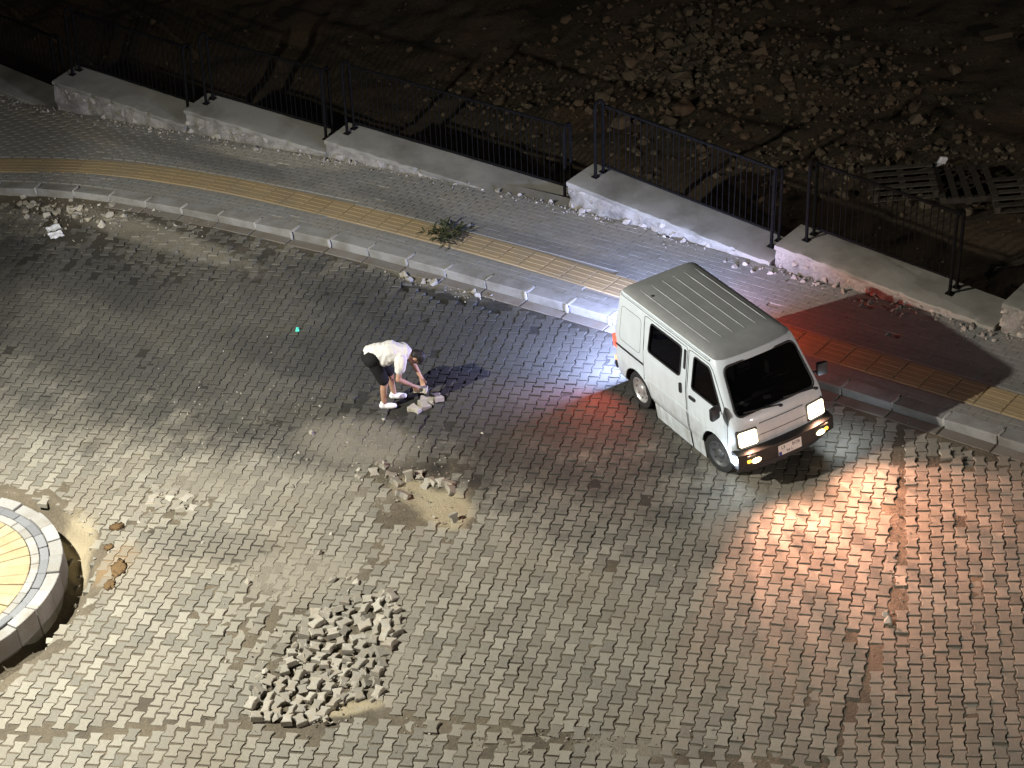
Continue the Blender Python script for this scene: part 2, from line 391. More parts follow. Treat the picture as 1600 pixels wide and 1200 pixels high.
# ------------------------------------------------------------------ pavers
PXW, PYL = .147, .214
def paver_mesh(name, mat, seed, h=.07, wear=1.0):
    rr = random.Random(seed); g = .0046
    e, wst = .0845 - g, .0625 - g; L = PYL / 2 - .0085
    ol = [(e, -L), (e, -.075), (wst, -.033), (wst, .033), (e, .075), (e, L), (-e, L), (-e, .075), (-wst, .033), (-wst, -.033), (-e, -.075), (-e, -L)]
    ol = [(x * rr.uniform(1 - .045 * wear, 1), y * rr.uniform(1 - .03 * wear, 1)) for x, y in ol]
    n = len(ol); V = []; b = .0028 * wear
    for k, (ins, z) in enumerate(((b, 0), (0, -b * 1.1), (0, -h))):
        for x, y in ol:
            V.append((x - math.copysign(ins, x), y - math.copysign(ins, y) * (1 if abs(y) > .05 else .3), z + (rr.uniform(-.0025, .0) if k == 0 else 0)))
    F = [list(range(n))]
    for r in range(2):
        for i in range(n):
            j = (i + 1) % n; F.append([r * n + i, (r + 1) * n + i, (r + 1) * n + j, r * n + j])
    F.append(list(range(2 * n, 3 * n))[::-1])
    return mesh_from(name, V, F, mat)
PV = [paver_mesh('paver', M['paver'], i, wear=1 + .5 * (i % 3)) for i in range(8)]
seamU = [(690, 1405), (760, 1408), (850, 1404), (940, 1398), (1030, 1372), (1200, 1290), (1500, 1130)]
def seam_u(v): return np.interp(v, [a for a, b in seamU], [b for a, b in seamU])
crk = [(-400, 1160), (380, 1132), (640, 1120), (860, 1150), (1060, 1182), (1300, 1202), (2000, 1240)]
def crk_v(u): return np.interp(u, [a for a, b in crk], [b for a, b in crk])
def zone(u, v):
    if u > seam_u(v): return 1
    if v > crk_v(u): return 2
    return 0
DIST = [(270, 785, 60, 45), (490, 1020, 110, 110), (680, 770, 100, 75), (230, 400, 240, 50), (620, 640, 110, 40), (100, 880, 60, 120), (1405, 850, 25, 170), (850, 1150, 260, 28), (400, 960, 90, 90), (1490, 720, 110, 25)]
def disturbed(u, v): return max(0.0, max(1.15 - math.hypot((u - a) / c, (v - b) / d) for a, b, c, d in DIST))
items = []
for z, (ang, u0_, v0_) in enumerate([(-19.0, 750, 1080), (-12.4, 1450, 1000), (-16.5, 700, 1180)]):
    a = math.radians(ang); R = Vector((math.cos(a), math.sin(a), 0)); C = Vector((-math.sin(a), math.cos(a), 0)); o = U(u0_, v0_)
    for i in range(-110, 110):
        for j in range(-80, 90):
            p = o + R * (i * PXW) + C * ((j + .5 * (i % 2)) * PYL)
            if not (-13 < p.x < 11 and -12.5 < p.y < 12): continue
            s_, n_ = sn(p.x, p.y)
            if n_ > at(L_KERB, s_) - GUT_W - .18: continue
            u, v = PX(p)
            if not (-230 < u < 1830 and v < 1420): continue
            if zone(u, v) != z: continue
            if z != 1 and u > seam_u(v) - 7: continue
            if z == 1 and u < seam_u(v) + 5: continue
            if z == 0 and v > crk_v(u) - 7 and random.random() < .8: continue
            if z == 2 and v < crk_v(u) + 6 and random.random() < .6: continue
            ri = math.hypot(p.x - ISL.x, p.y - ISL.y)
            if ri < ISL_R + .33 + .12 * random.random(): continue
            if HZ(p.x, p.y) < 1.0 + random.gauss(0, .16): continue
            d = disturbed(u, v)
            if random.random() < .0015 + .05 * d: continue
            items.append((p, a, d, u, v))
allm = []
for (p, a, d, u, v) in items:
    zz = UZ(p.x, p.y) + random.gauss(0, .0030 + .011 * d)
    tl = .010 + .05 * d
    m = T((p.x + random.gauss(0, .0028 + .008 * d), p.y + random.gauss(0, .0028 + .008 * d), zz), a + random.gauss(0, .024 + .07 * d), random.gauss(0, tl), random.gauss(0, tl)) @ Matrix.Diagonal((random.uniform(.965, 1), random.uniform(.965, 1), 1, 1))
    vis = 0 <= u <= 1600 and 0 <= v <= 1200
    allm.append((vis, v, random.randrange(8), m))
allm.sort(key=lambda t: (not t[0], -t[1]))
for vis, v, k, m in allm[:300]: link('paver', PV[k], road, m)
fo = link('paver_field', join_instances('paver_field', [vf(m) for m in PV], [(k, m) for _, _, k, m in allm[300:]], M['paver']), road); tag(fo, kind='stuff')

# ------------------------------------------------------------------ pavement (sidewalk), kerb, gutter
ss = np.arange(-24, 20, .25)
V, F = [], []
for s in ss:
    a = off(L_KERB, s, .10, .102); n2 = at(L_WALL, s) + .25; x, y = xy(s, n2); V += [tuple(a), (x, y, .102)]
for i in range(len(ss) - 1): F.append((2 * i, 2 * i + 2, 2 * i + 3, 2 * i + 1))
pavement = tag(link('pavement', mesh_from('pavement', V, F, M['bed'])), kind='structure')
BV = []
for i in range(4):
    b = box_bm((.198, .0985, .05), (0, 0, -.025), .0022, 1)
    for vv in b.verts: vv.co.x += random.uniform(-.001, .001); vv.co.y += random.uniform(-.0007, .0007)
    BV.append(mesh_bm('paving_brick', b, M['brick']))
bricks = []
for r in range(0, 60):
    o_ = .20 + r * .1
    s = -21 + (r % 2) * .1
    while s < 17:
        c = off(L_KERB, s, o_, .12); s_, n_ = sn(c.x, c.y)
        t, nn = nrm(L_KERB, s); ds = .2 / max(.5, t.dot(ES)); s += ds
        if n_ > at(L_WALL, s_) - .03: continue
        yt = at(L_YT, s_)
        if yt - .55 < n_ < yt + .055: continue
        u, v = PX(c)
        if not (-260 < u < 1860 and v > -200): continue
        if random.random() < .012: continue
        c.z += random.gauss(0, .0010); bricks.append((v, 0 <= u <= 1600, random.randrange(4), T(c, math.atan2(t.y, t.x) + random.gauss(0, .004), random.gauss(0, .005), random.gauss(0, .004))))
bricks.sort(key=lambda t: (not t[1], -t[0]))
for v, vis, k, m in bricks[:300]: link('paving_brick', BV[k], pavement, m)
tag(link('paving_brick_field', join_instances('paving_brick_field', [vf(m) for m in BV], [(k, m) for _, _, k, m in bricks[300:]], M['brick']), pavement), kind='stuff')
# yellow tactile tiles
tb = box_bm((.405, .49, .05), (0, 0, -.025), .004, 1)
for k in range(4): box_bm((.37, .035, .006), (0, -.165 + k * .11, .0025), .0025, 1, bm=tb)
TM = mesh_bm('tactile_tile', tb, M['tactile'])
s = -20.0
while s < 16:
    t, nn = nrm(L_YT, s); c = off(L_YT, s, -.248, .1215)
    u, v = PX(c)
    if -250 < u < 1850 and v > -200: link('tactile_tile', TM, pavement, T(c, math.atan2(t.y, t.x) + random.gauss(0, .004), random.gauss(0, .004), random.gauss(0, .004)))
    s += .412 * t.dot(ES)
# kerb stones + mortar, gutter slabs
kerb = tag(empty('kerb'), kind='structure'); gutter = tag(empty('gutter'), kind='structure')
KM = []
for i in range(3):
    b = box_bm((.765, .25, .30), (0, 0, -.15), .014, 2)
    for vv in b.verts: vv.co += Vector((0, random.uniform(-.004, .004), random.uniform(-.004, .004)))
    KM.append(mesh_bm('kerb_stone', b, M['kerb']))
GM = []
for i in range(3):
    b = box_bm((.755, GUT_W - .02, .06), (0, 0, -.03), .008, 1); GM.append(mesh_bm('gutter_slab', b, M['gutter']))
mb = bmesh.new(); ellipsoid(mb, (0, -.129, -.05), (.03, .012, .07)); ellipsoid(mb, (0, -.02, .0), (.035, .11, .008)); MO = mesh_bm('mortar_joint', mb, M['mortar'], True, None)
s = -20.0; k = 0
while s < 16:
    t, nn = nrm(L_KERB, s); c = off(L_KERB, s, .025, .128); a = math.atan2(t.y, t.x); u, v = PX(c)
    if -300 < u < 1900 and v > -200:
        broken = -30 < u < 190
        link('kerb_stone', KM[k % 3], kerb, T(c + Vector((0, 0, random.gauss(0, .004) - (.03 if broken else 0))), a + random.gauss(0, .008 + (.05 if broken else 0)), random.gauss(0, .01 + (.08 if broken else 0))))
        g = off(L_KERB, s, -GUT_W / 2 - .105, .004)
        if not (broken or in_hole(g.x, g.y)): link('gutter_slab', GM[k % 3], gutter, T(g + Vector((0, 0, UZ(g.x, g.y) + random.gauss(0, .004))), a + random.gauss(0, .01), .035 + random.gauss(0, .01)))
        j = off(L_KERB, s + .39 * t.dot(ES), .025, .128)
        mo = link('mortar_joint', MO, kerb, T(j, a, 0, 0, random.uniform(.7, 1.25)))
    s += .782 * t.dot(ES); k += 1

# ------------------------------------------------------------------ retaining wall blocks and fence
def level_matrix(s0, s1, z0, slope):
    a = Vector((*xy(s0, at(L_WALL, s0)), z0)); b = Vector((*xy(s1, at(L_WALL, s1)), z0))
    d = (b - a).normalized(); n = Vector((-d.y, d.x, 0)); ang = math.atan(slope)
    X = d * math.cos(ang) - Vector((0, 0, 1)) * math.sin(ang); Zp = Vector((0, 0, 1)) * math.cos(ang) + d * math.sin(ang)
    return Matrix(((X.x, n.x, Zp.x, a.x), (X.y, n.y, Zp.y, a.y), (X.z, n.z, Zp.z, a.z), (0, 0, 0, 1))), (b - a).length
WALL_W = .70
def rough_face(L, h, seed, z_low=-.55):
    nx, nz = max(8, int(L / .07)), 13; bm = bmesh.new(); rows = []
    for j in range(nz + 1):
        z = z_low + (h - .06 - z_low) * j / nz; row = []
        for i in range(nx + 1):
            x = L * i / nx
            q = mnoise.noise(Vector((x * 3.5, z * 4.5, seed * 7.1))) * .05 + mnoise.noise(Vector((x * 9, z * 11, seed * 3.3))) * .035
            row.append(bm.verts.new((x, -q * (.4 + .9 * max(0, min(1, (h - .02 - z) / .3))) + .012, z)))
        rows.append(row)
    for j in range(nz):
        for i in range(nx): bm.faces.new((rows[j][i], rows[j][i + 1], rows[j + 1][i + 1], rows[j + 1][i]))
    # ends and back
    bl = [bm.verts.new((0, WALL_W, -2.6)), bm.verts.new((L, WALL_W, -2.6)), bm.verts.new((L, WALL_W, h - .06)), bm.verts.new((0, WALL_W, h - .06))]
    bm.faces.new((bl[1], bl[0], bl[3], bl[2]))
    bm.faces.new([rows[j][0] for j in range(nz, -1, -1)] + [bl[0], bl[3]])
    bm.faces.new([rows[j][nx] for j in range(nz + 1)] + [bl[2], bl[1]])
    bm.faces.new([rows[nz][i] for i in range(nx + 1)] + [bl[2], bl[3]])
    return mesh_bm('wall_face', bm, M['face'], True, 50)
def cap_mesh(L, seed):
    nx = max(6, int(L / .06)); bm = bmesh.new(); prof = [(-.022, -.075), (-.03, -.02), (-.018, -.003), (.0, 0), (.17, .004), (.5, .004), (WALL_W, 0), (WALL_W + .02, -.02), (WALL_W + .02, -.075)]
    R = []
    for i in range(nx + 1):
        x = -.01 + (L + .02) * i / nx
        R.append([bm.verts.new((x, y + ((mnoise.noise(Vector((x * 4, seed, k))) * .022 + max(0, mnoise.noise(Vector((x * 7, seed + 9, 0))) - .25) * .12) if k < 3 else 0), z + mnoise.noise(Vector((x * 2, y * 4, seed + 4))) * .006)) for k, (y, z) in enumerate(prof)])
    for i in range(nx):
        for k in range(len(prof) - 1): bm.faces.new((R[i][k], R[i + 1][k], R[i + 1][k + 1], R[i][k + 1]))
        bm.faces.new((R[i][-1], R[i + 1][-1], R[i + 1][0], R[i][0]))
    bm.faces.new(R[0][::-1]); bm.faces.new(R[-1])
    return mesh_bm('cap', bm, M['cap'], True, 30)
STN = [rockmesh('stone', M['stone'], .11, 100 + i, 18, .7) for i in range(6)]
def post_mesh(h, dp=.20, r=.027):
    pts = [(0, 0, 0), (0, 0, h - .10)]
    for k in range(1, 8): q = PI * k / 8; pts.append((0, dp / 2 - dp / 2 * math.cos(q), h - .10 + dp / 2 * math.sin(q)))
    pts += [(0, dp, h - .10), (0, dp, 0)]
    return mesh_bm('post', tube_bm(pts, r, 8), M['iron'], True, 50)
BASE = mesh_bm('base_plate', box_bm((.11, .11, .012), (0, 0, .006), .003, 1), M['iron'])
blocks = [  # s0, s1, height at the left end, panel x0, panel x1 margins, labels
    (-17.6, -13.62, .50, .1, .22, 'low render-faced wall block cut off by the left edge of the picture', 'black railing panel cut off by the left edge of the picture'),
    (-13.5, -10.5, .62, .16, .2, 'second low wall block from the left, tall grey rendered front above the yellow strip', 'second black railing panel from the left, standing on the tall grey wall block'),
    (-10.42, -7.42, .47, .2, .24, 'third low wall block from the left, crumbling dark render with pale debris at its foot', 'third black railing panel from the left, between the two close pairs of hooped posts'),
    (-7.38, -2.62, .34, .2, .2, 'longest low wall block, sinking flush into the pavement at its right end', 'longest black railing panel, standing above the flush wall end beside the weed'),
    (-2.5, 1.38, .47, .28, .22, 'low wall block with whitewashed stones just left of the white van roof', 'black railing panel directly behind the rear roof of the white van'),
    (1.5, 5.12, .40, .3, .9, 'low wall block whose stone end glows red behind the white van', 'black railing panel above the red-lit stones right of the van'),
    (5.25, 10.5, .50, .25, .3, 'low wall block cut off by the right edge of the picture', 'black railing panel cut off by the right edge of the picture')]
PH = 1.34; SLP = (.14, .15, .12, .10, .105, .095, .1)
for bi, (s0, s1, h, x0, x1, lab, flab) in enumerate(blocks):
    slope = SLP[bi]; mw, L = level_matrix(s0, s1, .115, slope)
    wl = tag(empty('retaining_wall', mat=mw), lab, 'wall', 'low wall blocks along the pavement')
    link('wall_face', rough_face(L, h, bi + 1), wl)
    link('cap', cap_mesh(L, bi * 3.7), wl, Matrix.Translation((0, 0, h)))
    x = .06
    while x < L:                                              # stones showing through the render
        gz = slope * x                                        # street surface in the level frame
        top = h - .09
        if top - gz > .05:
            for zc in np.arange(gz + .03, top, .14):
                if random.random() < (.75 if bi in (4, 5, 6) else .38):
                    link('stone', random.choice(STN), wl, T((x + random.gauss(0, .03), .045 + random.gauss(0, .012), min(zc + random.gauss(0, .02), top - .04)), random.uniform(0, 6), random.uniform(0, 6), 0, random.uniform(.6, 1.05)))
        x += random.uniform(.16, .26)
    # fence panel
    fm = mw @ Matrix.Translation((0, 0, h + .004))
    fp = tag(empty('fence_panel', mat=fm), flab, 'railing', 'black railing panels on the low wall')
    xa, xb = x0, L - x1; yb = .585
    pm = post_mesh(PH)
    for xp in (xa, xb):
        po = link('post', pm, fp, Matrix.Translation((xp, yb - .22, 0)))
        link('base_plate', BASE, po); link('base_plate', BASE, po, Matrix.Translation((0, .20, 0)))
    link('top_rail', mesh_bm('top_rail', tube_bm([(xa, yb, PH - .13), (xb, yb, PH - .13)], .025, 8), M['iron'], True), fp)
    link('bottom_rail', mesh_bm('bottom_rail', tube_bm([(xa, yb, .11), (xb, yb, .11)], .022, 8), M['iron'], True), fp)
    nb = int((xb - xa) / .105); bmn = mesh_bm('baluster', tube_bm([(0, 0, .12), (0, 0, PH - .14)], .008, 5), M['iron'], True)
    for i in range(1, nb): link('baluster', bmn, fp, T((xa + (xb - xa) * i / nb + random.gauss(0, .006), yb, 0), 0, random.gauss(0, .006), random.gauss(0, .008)))

# ------------------------------------------------------------------ building plot behind the wall
def plotz(X, Y):
    s = (X - Y) * Q; n = (X + Y) * Q
    z = -1.25 - .085 * (s + 6) * .9
    z = z + (fbm(X, Y, .22, 3, 31) - .5) * .9 + (fbm(X, Y, 1.2, 4, 37) - .5) * .34 + (fbm(X, Y, 5, 2, 41) - .5) * .09
    hx, hy = U(1060, 60, -1.9).x, U(1060, 60, -1.9).y
    z = z + .7 * np.exp(-(((X - hx) / 2.0) ** 2 + ((Y - hy) / 2.6) ** 2))
    return np.maximum(z, -4.0)
def keep_plot(X, Y):
    s = (X - Y) * Q; n = (X + Y) * Q
    return n > np.interp(s, SG, L_WALL) + .25
xs = np.concatenate([np.arange(-70, -18, 2.), np.arange(-18, 20, .11), np.arange(20, 70, 2.)])
ys = np.concatenate([np.arange(-20, -5, 1.), np.arange(-5, 26, .11), np.arange(26, 80, 2.)])
plot = tag(link('building_plot', grid_mesh('building_plot', xs, ys, plotz, M['earth'], keep_plot)), kind='structure')
pz = Lookup(plotz, -34, 40, -12, 45, .11)
def on_plot(u, v):
    z = -1.5
    for _ in range(6): p = U(u, v, z); z = pz(p.x, p.y)
    return Vector((p.x, p.y, z))
RK = [rockmesh('rock', M['rock'], .1, i, 16, .7) for i in range(8)]
rub = []
def put_rock(u, v, s):
    p = on_plot(u, v); rub.append((random.randrange(8), T(p + Vector((0, 0, .02 * s)), random.uniform(0, 6), random.uniform(-.6, .6), random.uniform(-.6, .6), s)))
for _ in range(900): put_rock(random.gauss(1070, 85), random.gauss(85, 60), random.lognormvariate(-.55, .5))
for _ in range(420): put_rock(random.gauss(1340, 90), random.gauss(130, 50), random.lognormvariate(-.75, .5))
for _ in range(420): put_rock(random.gauss(1380, 160), random.gauss(255, 30), random.lognormvariate(-.75, .5))
for _ in range(350): put_rock(random.gauss(830, 110), random.gauss(150, 45), random.lognormvariate(-.9, .5))
for _ in range(1000): put_rock(random.uniform(-200, 1800), random.uniform(-200, 480), random.lognormvariate(-1.2, .5))
rub = [r for r in rub if keep_plot(np.array(r[1][0][3]), np.array(r[1][1][3]))]
tag(link('rubble', join_instances('rubble', [vf(m) for m in RK], rub, M['rock'])), 'loose stone rubble strewn over the dark earth plot', 'rubble', kind='stuff')
bigrocks = [(1010, 40, 2.2), (1055, 105, 2.4), (978, 42, 1.9), (1090, 55, 1.8), (1075, 20, 2.0), (1170, 60, 2.0), (1225, 82, 1.9), (1200, 10, 2.4), (1035, 128, 1.7), (1120, 95, 1.6), (1165, 18, 1.5), (1275, 16, 1.6), (1305, 90, 1.5),
            (1360, 100, 1.6), (1400, 135, 1.5), (1390, 165, 1.6), (1480, 158, 1.8), (1150, 205, 1.9), (1165, 215, 1.5), (1350, 195, 1.4), (800, 100, 1.3), (905, 85, 1.5), (1391, 316, 1.5), (1420, 322, 1.3), (1510, 335, 1.8), (640, 80, 1.2), (590, 60, 1.2)]
for u, v, s in bigrocks:
    p = on_plot(u, v)
    if keep_plot(np.array(p.x), np.array(p.y)):
        o = link('rock', random.choice(RK)); o.matrix_world = T(p + Vector((0, 0, .05)), random.uniform(0, 6), random.uniform(-.4, .4), random.uniform(-.4, .4), s * .75)
        tag(o, 'large rock in the stone heap at the top of the dark plot' if 950 < u < 1290 and v < 140 else 'large rock left of the stone heap behind the long railing panel' if u < 950 else 'large rock lying beside the old pallets' if v > 300 else 'large rock between the stone heap and the railing behind the van' if u < 1200 else 'large rock right of the stone heap on the dark plot', 'rock', 'large rocks on the plot')
p = on_plot(1556, 58); o = link('concrete_slab', mesh_bm('concrete_slab', box_bm((.6, .3, .12), (0, 0, .06), .02, 1), M['rock'])); o.matrix_world = T(p, .1, .05); tag(o, 'flat pale slab lying alone near the top right corner of the plot', 'slab')
p = on_plot(1464, 266); b = box_bm((.16, .07, .3), (0, 0, .15), .02, 1)
o = link('plastic_scrap', mesh_bm('plastic_scrap', b, M['white_litter'])); o.matrix_world = T(p, .3, .3, .35); tag(o, 'small white scrap standing up in the dark rubble', 'litter')
# pallets
def pallet(u, v, rz, lab):
    p = on_plot(u, v); pl = empty('pallet', mat=T(p + Vector((0, 0, .06)), rz, .03)); tag(pl, lab, 'pallet', 'old pallets on the plot')
    sm = mesh_bm('slat', box_bm((1.15, .11, .022), (0, 0, 0), .003, 1), M['wood']); bm_ = mesh_bm('bearer', box_bm((.09, 1.0, .1), (0, 0, 0), .004, 1), M['wood'])
    for k in range(5): link('slat', sm, pl, T((0, -.44 + k * .22, .165), random.gauss(0, .01)))
    for k in range(3): link('slat', sm, pl, T((0, -.44 + k * .44, .04)))
    for k in (-1, 0, 1): link('bearer', bm_, pl, T((k * .52, 0, .102)))
pallet(1410, 298, -.12, 'leftmost of the dark timber pallets lying behind the railing')
pallet(1506, 302, PI / 2 - .1, 'middle dark timber pallet with its slats turned upright to the view')
pallet(1600, 316, -.12, 'dark timber pallet at the right edge of the picture')

# ------------------------------------------------------------------ traffic island
isl = tag(empty('traffic_island', ISL), kind='structure')
def ring_block(r0_, r1_, a0, a1, z0, z1, mat, name, bev=.008):
    bm = bmesh.new(); N = 4; P = []
    for k in range(N + 1):
        a = a0 + (a1 - a0) * k / N; P.append((math.cos(a), math.sin(a)))
    g = [[bm.verts.new((c * r, s * r, z)) for c, s in P] for r in (r0_, r1_) for z in (z0, z1)]
    i0, i1, o0, o1 = g
    for k in range(N):
        bm.faces.new((i1[k], i1[k + 1], o1[k + 1], o1[k])); bm.faces.new((o0[k], o0[k + 1], o1[k + 1], o1[k])[::-1]); bm.faces.new((i0[k], i0[k + 1], i1[k + 1], i1[k]))
        bm.faces.new((i0[k], o0[k], o0[k + 1], i0[k + 1]))
    bm.faces.new((i0[0], i1[0], o1[0], o0[0])); bm.faces.new((i0[N], o0[N], o1[N], i1[N]))
    if bev:
        bmesh.ops.recalc_face_normals(bm, faces=bm.faces)
        ed = [e for e in bm.edges if len(e.link_faces) == 2 and e.calc_face_angle(0) > .6]
        bmesh.ops.bevel(bm, geom=ed, offset=bev, segments=1, affect='EDGES')
    return mesh_bm(name, bm, mat)
def ring(n, r0_, r1_, z0, z1, mat, name, gap, jit=.01):
    for k in range(n):
        a = 2 * PI * k / n; h = PI / n - gap / r1_ / 2
        me = ring_block(r0_, r1_, -h, h, z0, z1, mat, name) if k % 4 == 0 else ring.last
        ring.last = me
        link(name, me, isl, T((0, 0, random.gauss(0, jit)), a + random.gauss(0, .003), random.gauss(0, .0025), random.gauss(0, .0035)))
core = bmesh.new(); bmesh.ops.create_cone(core, cap_ends=True, segments=64, radius1=ISL_R - .05, radius2=ISL_R - .05, depth=.44, matrix=Matrix.Translation((0, 0, -.04)))
link('mortar_bed', mesh_bm('mortar_bed', core, M['bed']), isl)
ring(32, ISL_R - .17, ISL_R, -.32, .235, M['ringlight'], 'kerb_stone', .012, .008)
ring(36, ISL_R - .30, ISL_R - .185, .0, .222, M['ringdark'], 'ring_sett', .008, .004)
ring(48, ISL_R - .42, ISL_R - .31, .0, .219, M['ringlight'], 'ring_sett', .008, .004)
ring(44, ISL_R - .93, ISL_R - .43, .0, .216, M['buff'], 'radial_tile', .012, .003)
ring(20, ISL_R - 1.42, ISL_R - .94, .0, .216, M['buff'], 'radial_tile', .012, .003)
ring(10, .16, ISL_R - 1.43, .0, .216, M['buff'], 'radial_tile', .012, .003)

# ------------------------------------------------------------------ street lamp and added fill lamp
def street_lamp(base, height, arm, arm_dir, power, col, lab, tilt=0.0, size=.26):
    t = tag(empty('street_lamp', base), lab, 'street lamp', 'street lamps')
    bm = tube_bm([(0, 0, 0), (0, 0, height * .5), (0, 0, height)], [.085, .06, .032], 16)
    link('pole', mesh_bm('pole', bm, M['lampmetal'], True), t)
    link('base_plate', mesh_bm('base_plate', box_bm((.34, .34, .02), (0, 0, .01), .004, 1), M['lampmetal']), t)
    d = Vector((math.cos(arm_dir), math.sin(arm_dir), 0)); e = d * arm + Vector((0, 0, height + .15))
    link('arm', mesh_bm('arm', tube_bm([(0, 0, height - .1), d * .15 + Vector((0, 0, height + .05)), e], .035, 10), M['lampmetal'], True), t)
    hd = box_bm((.62, .26, .1), (0, 0, 0), .03, 2)
    for v in hd.verts: v.co.z += (.03 if v.co.z > 0 else 0) * (1 - abs(v.co.x) / .31)
    h = link('lamp_head', mesh_bm('lamp_head', hd, M['lampmetal'], True), t, T(e + d * .25, arm_dir))
    link('lens', mesh_bm('lens', box_bm((.42, .2, .012), (0, 0, -.058), .003, 1), M['lamplens']), h)
    l = bpy.data.lights.new('lamp_light', 'SPOT'); l.energy = power; l.color = col; l.shadow_soft_size = size / 2.6; l.spot_size = math.radians(174); l.spot_blend = .35
    lo = bpy.data.objects.new('lamp_light', l); COL.objects.link(lo); lo.parent = h; lo.location = (0, 0, -.2); lo.rotation_euler = (0, -tilt, 0)
M['lampmetal'] = mat_plain('lamp_metal', (.25, .26, .27), .45, .8, .5, .15, 12)
M['lamplens'] = mat_emit('lamp_lens', (1, .93, .78), 60)
# on the island just outside the left edge of the picture
street_lamp(Vector((-8.42, -3.30, .235)), 7.3, .75, -1.592, P_STREET, (1, .975, .90), 'grey street lamp standing on the round traffic island', .22)
street_lamp(Vector((26, -28, 0)), 6.5, .8, 2.4, P_FILL, (1, .9, .88), 'grey fill lamp added out of view beyond the lower right', .9)  # unseen fill lamp, added to brighten the van's front

# ------------------------------------------------------------------ the van
YAW = math.radians(-65.2)
VF = Vector((math.cos(YAW), math.sin(YAW), 0)); VO = Vector((3.386, -2.944, 0))
# local axes: x forward, y to the van's left (away from the lamp), z up; visible side is y < 0
van = tag(empty('van', mat=Matrix.Translation(VO) @ Matrix.Rotation(YAW, 4, 'Z')), 'small white delivery van with headlights on and black windows', 'van')
paint = mat_plain('van_paint', (.655, .715, .745), .34, 0, .5, .06, 2.2, coat=.3)
def grime(m, dust, z0, z1, amt):
    nt = m.node_tree; bs = nt.nodes['Principled BSDF']; src = bs.inputs['Base Color'].links[0].from_socket
    ob = nd(nt, 'ShaderNodeTexCoord').outputs['Object']; sp = nd(nt, 'ShaderNodeSeparateXYZ'); nt.links.new(ob, sp.inputs[0])
    mr = nd(nt, 'ShaderNodeMapRange'); mr.inputs[1].default_value = z0; mr.inputs[2].default_value = z1; mr.inputs[3].default_value = .12; mr.inputs[4].default_value = 1
    nt.links.new(sp.outputs['Z'], mr.inputs[0])
    mp = nd(nt, 'ShaderNodeMapping'); mp.inputs['Scale'].default_value = (5, 5, 1.4); nt.links.new(ob, mp.inputs[0])
    n = noise_node(nt, mp.outputs[0], 2.2, 6, .7); rm = nd(nt, 'ShaderNodeMapRange'); rm.inputs[1].default_value = .38; rm.inputs[2].default_value = .68; nt.links.new(n, rm.inputs[0])
    nt.links.new(mixc(nt, mathn(nt, 'MULTIPLY', mathn(nt, 'MULTIPLY', mr.outputs[0], rm.outputs[0]), amt), src, dust), bs.inputs['Base Color'])
grime(paint, (.30, .27, .22), .75, .26, .75)
black = mat_plain('van_black_plastic', (.02, .02, .021), .5, 0, .4, .2, 15)
rubber = mat_plain('tyre_rubber', (.025, .025, .024), .85, 0, .3, .3, 30)
steel = mat_plain('wheel_steel', (.5, .5, .48), .4, .6, .5, .2, 14)
shaded_steel = mat_plain('wheel_shaded_steel', (.09, .09, .088), .5, .3, .4, .2, 14)  # front wheels only: shade under the arch put into the steel colour
chrome = mat_plain('hub_chrome', (.72, .72, .7), .3, .7, .5, .1, 10)
inner = mat_plain('van_interior', (.04, .038, .036), .8, 0, .3, .3, 9)
seam = mat_plain('panel_gap', (.12, .125, .125), .6, 0, .3, .2, 9)
plate_w = mat_plain('plate_white', (.8, .8, .78), .4, 0, .5, .05, 20)
plate_k = mat_plain('plate_ink', (.03, .03, .035), .5, 0, .4, .1, 20)
plate_b = mat_plain('plate_blue', (.02, .05, .3), .5, 0, .4, .1, 20)
paper = mat_plain('paper', (.6, .58, .54), .8, 0, .3, .1, 20)
m_, nt_, bs_ = newmat('tinted_glass'); M['glass'] = m_
tr = nd(nt_, 'ShaderNodeBsdfTransparent'); tr.inputs[0].default_value = (.22, .22, .215, 1)
gl = nd(nt_, 'ShaderNodeBsdfGlossy'); gl.inputs['Roughness'].default_value = .04; gl.inputs[0].default_value = (.8, .8, .8, 1)
fr = nd(nt_, 'ShaderNodeFresnel'); fr.inputs[0].default_value = 1.45
gn = noise_node(nt_, nd(nt_, 'ShaderNodeTexCoord').outputs['Object'], 12, 3)
nt_.links.new(mixc(nt_, gn, (.34, .34, .33), (.46, .46, .45)), tr.inputs[0])
mx = nd(nt_, 'ShaderNodeMixShader'); nt_.links.new(fr.outputs[0], mx.inputs[0]); nt_.links.new(tr.outputs[0], mx.inputs[1]); nt_.links.new(gl.outputs[0], mx.inputs[2])
nt_.links.new(mx.outputs[0], nt_.nodes['Material Output'].inputs[0])

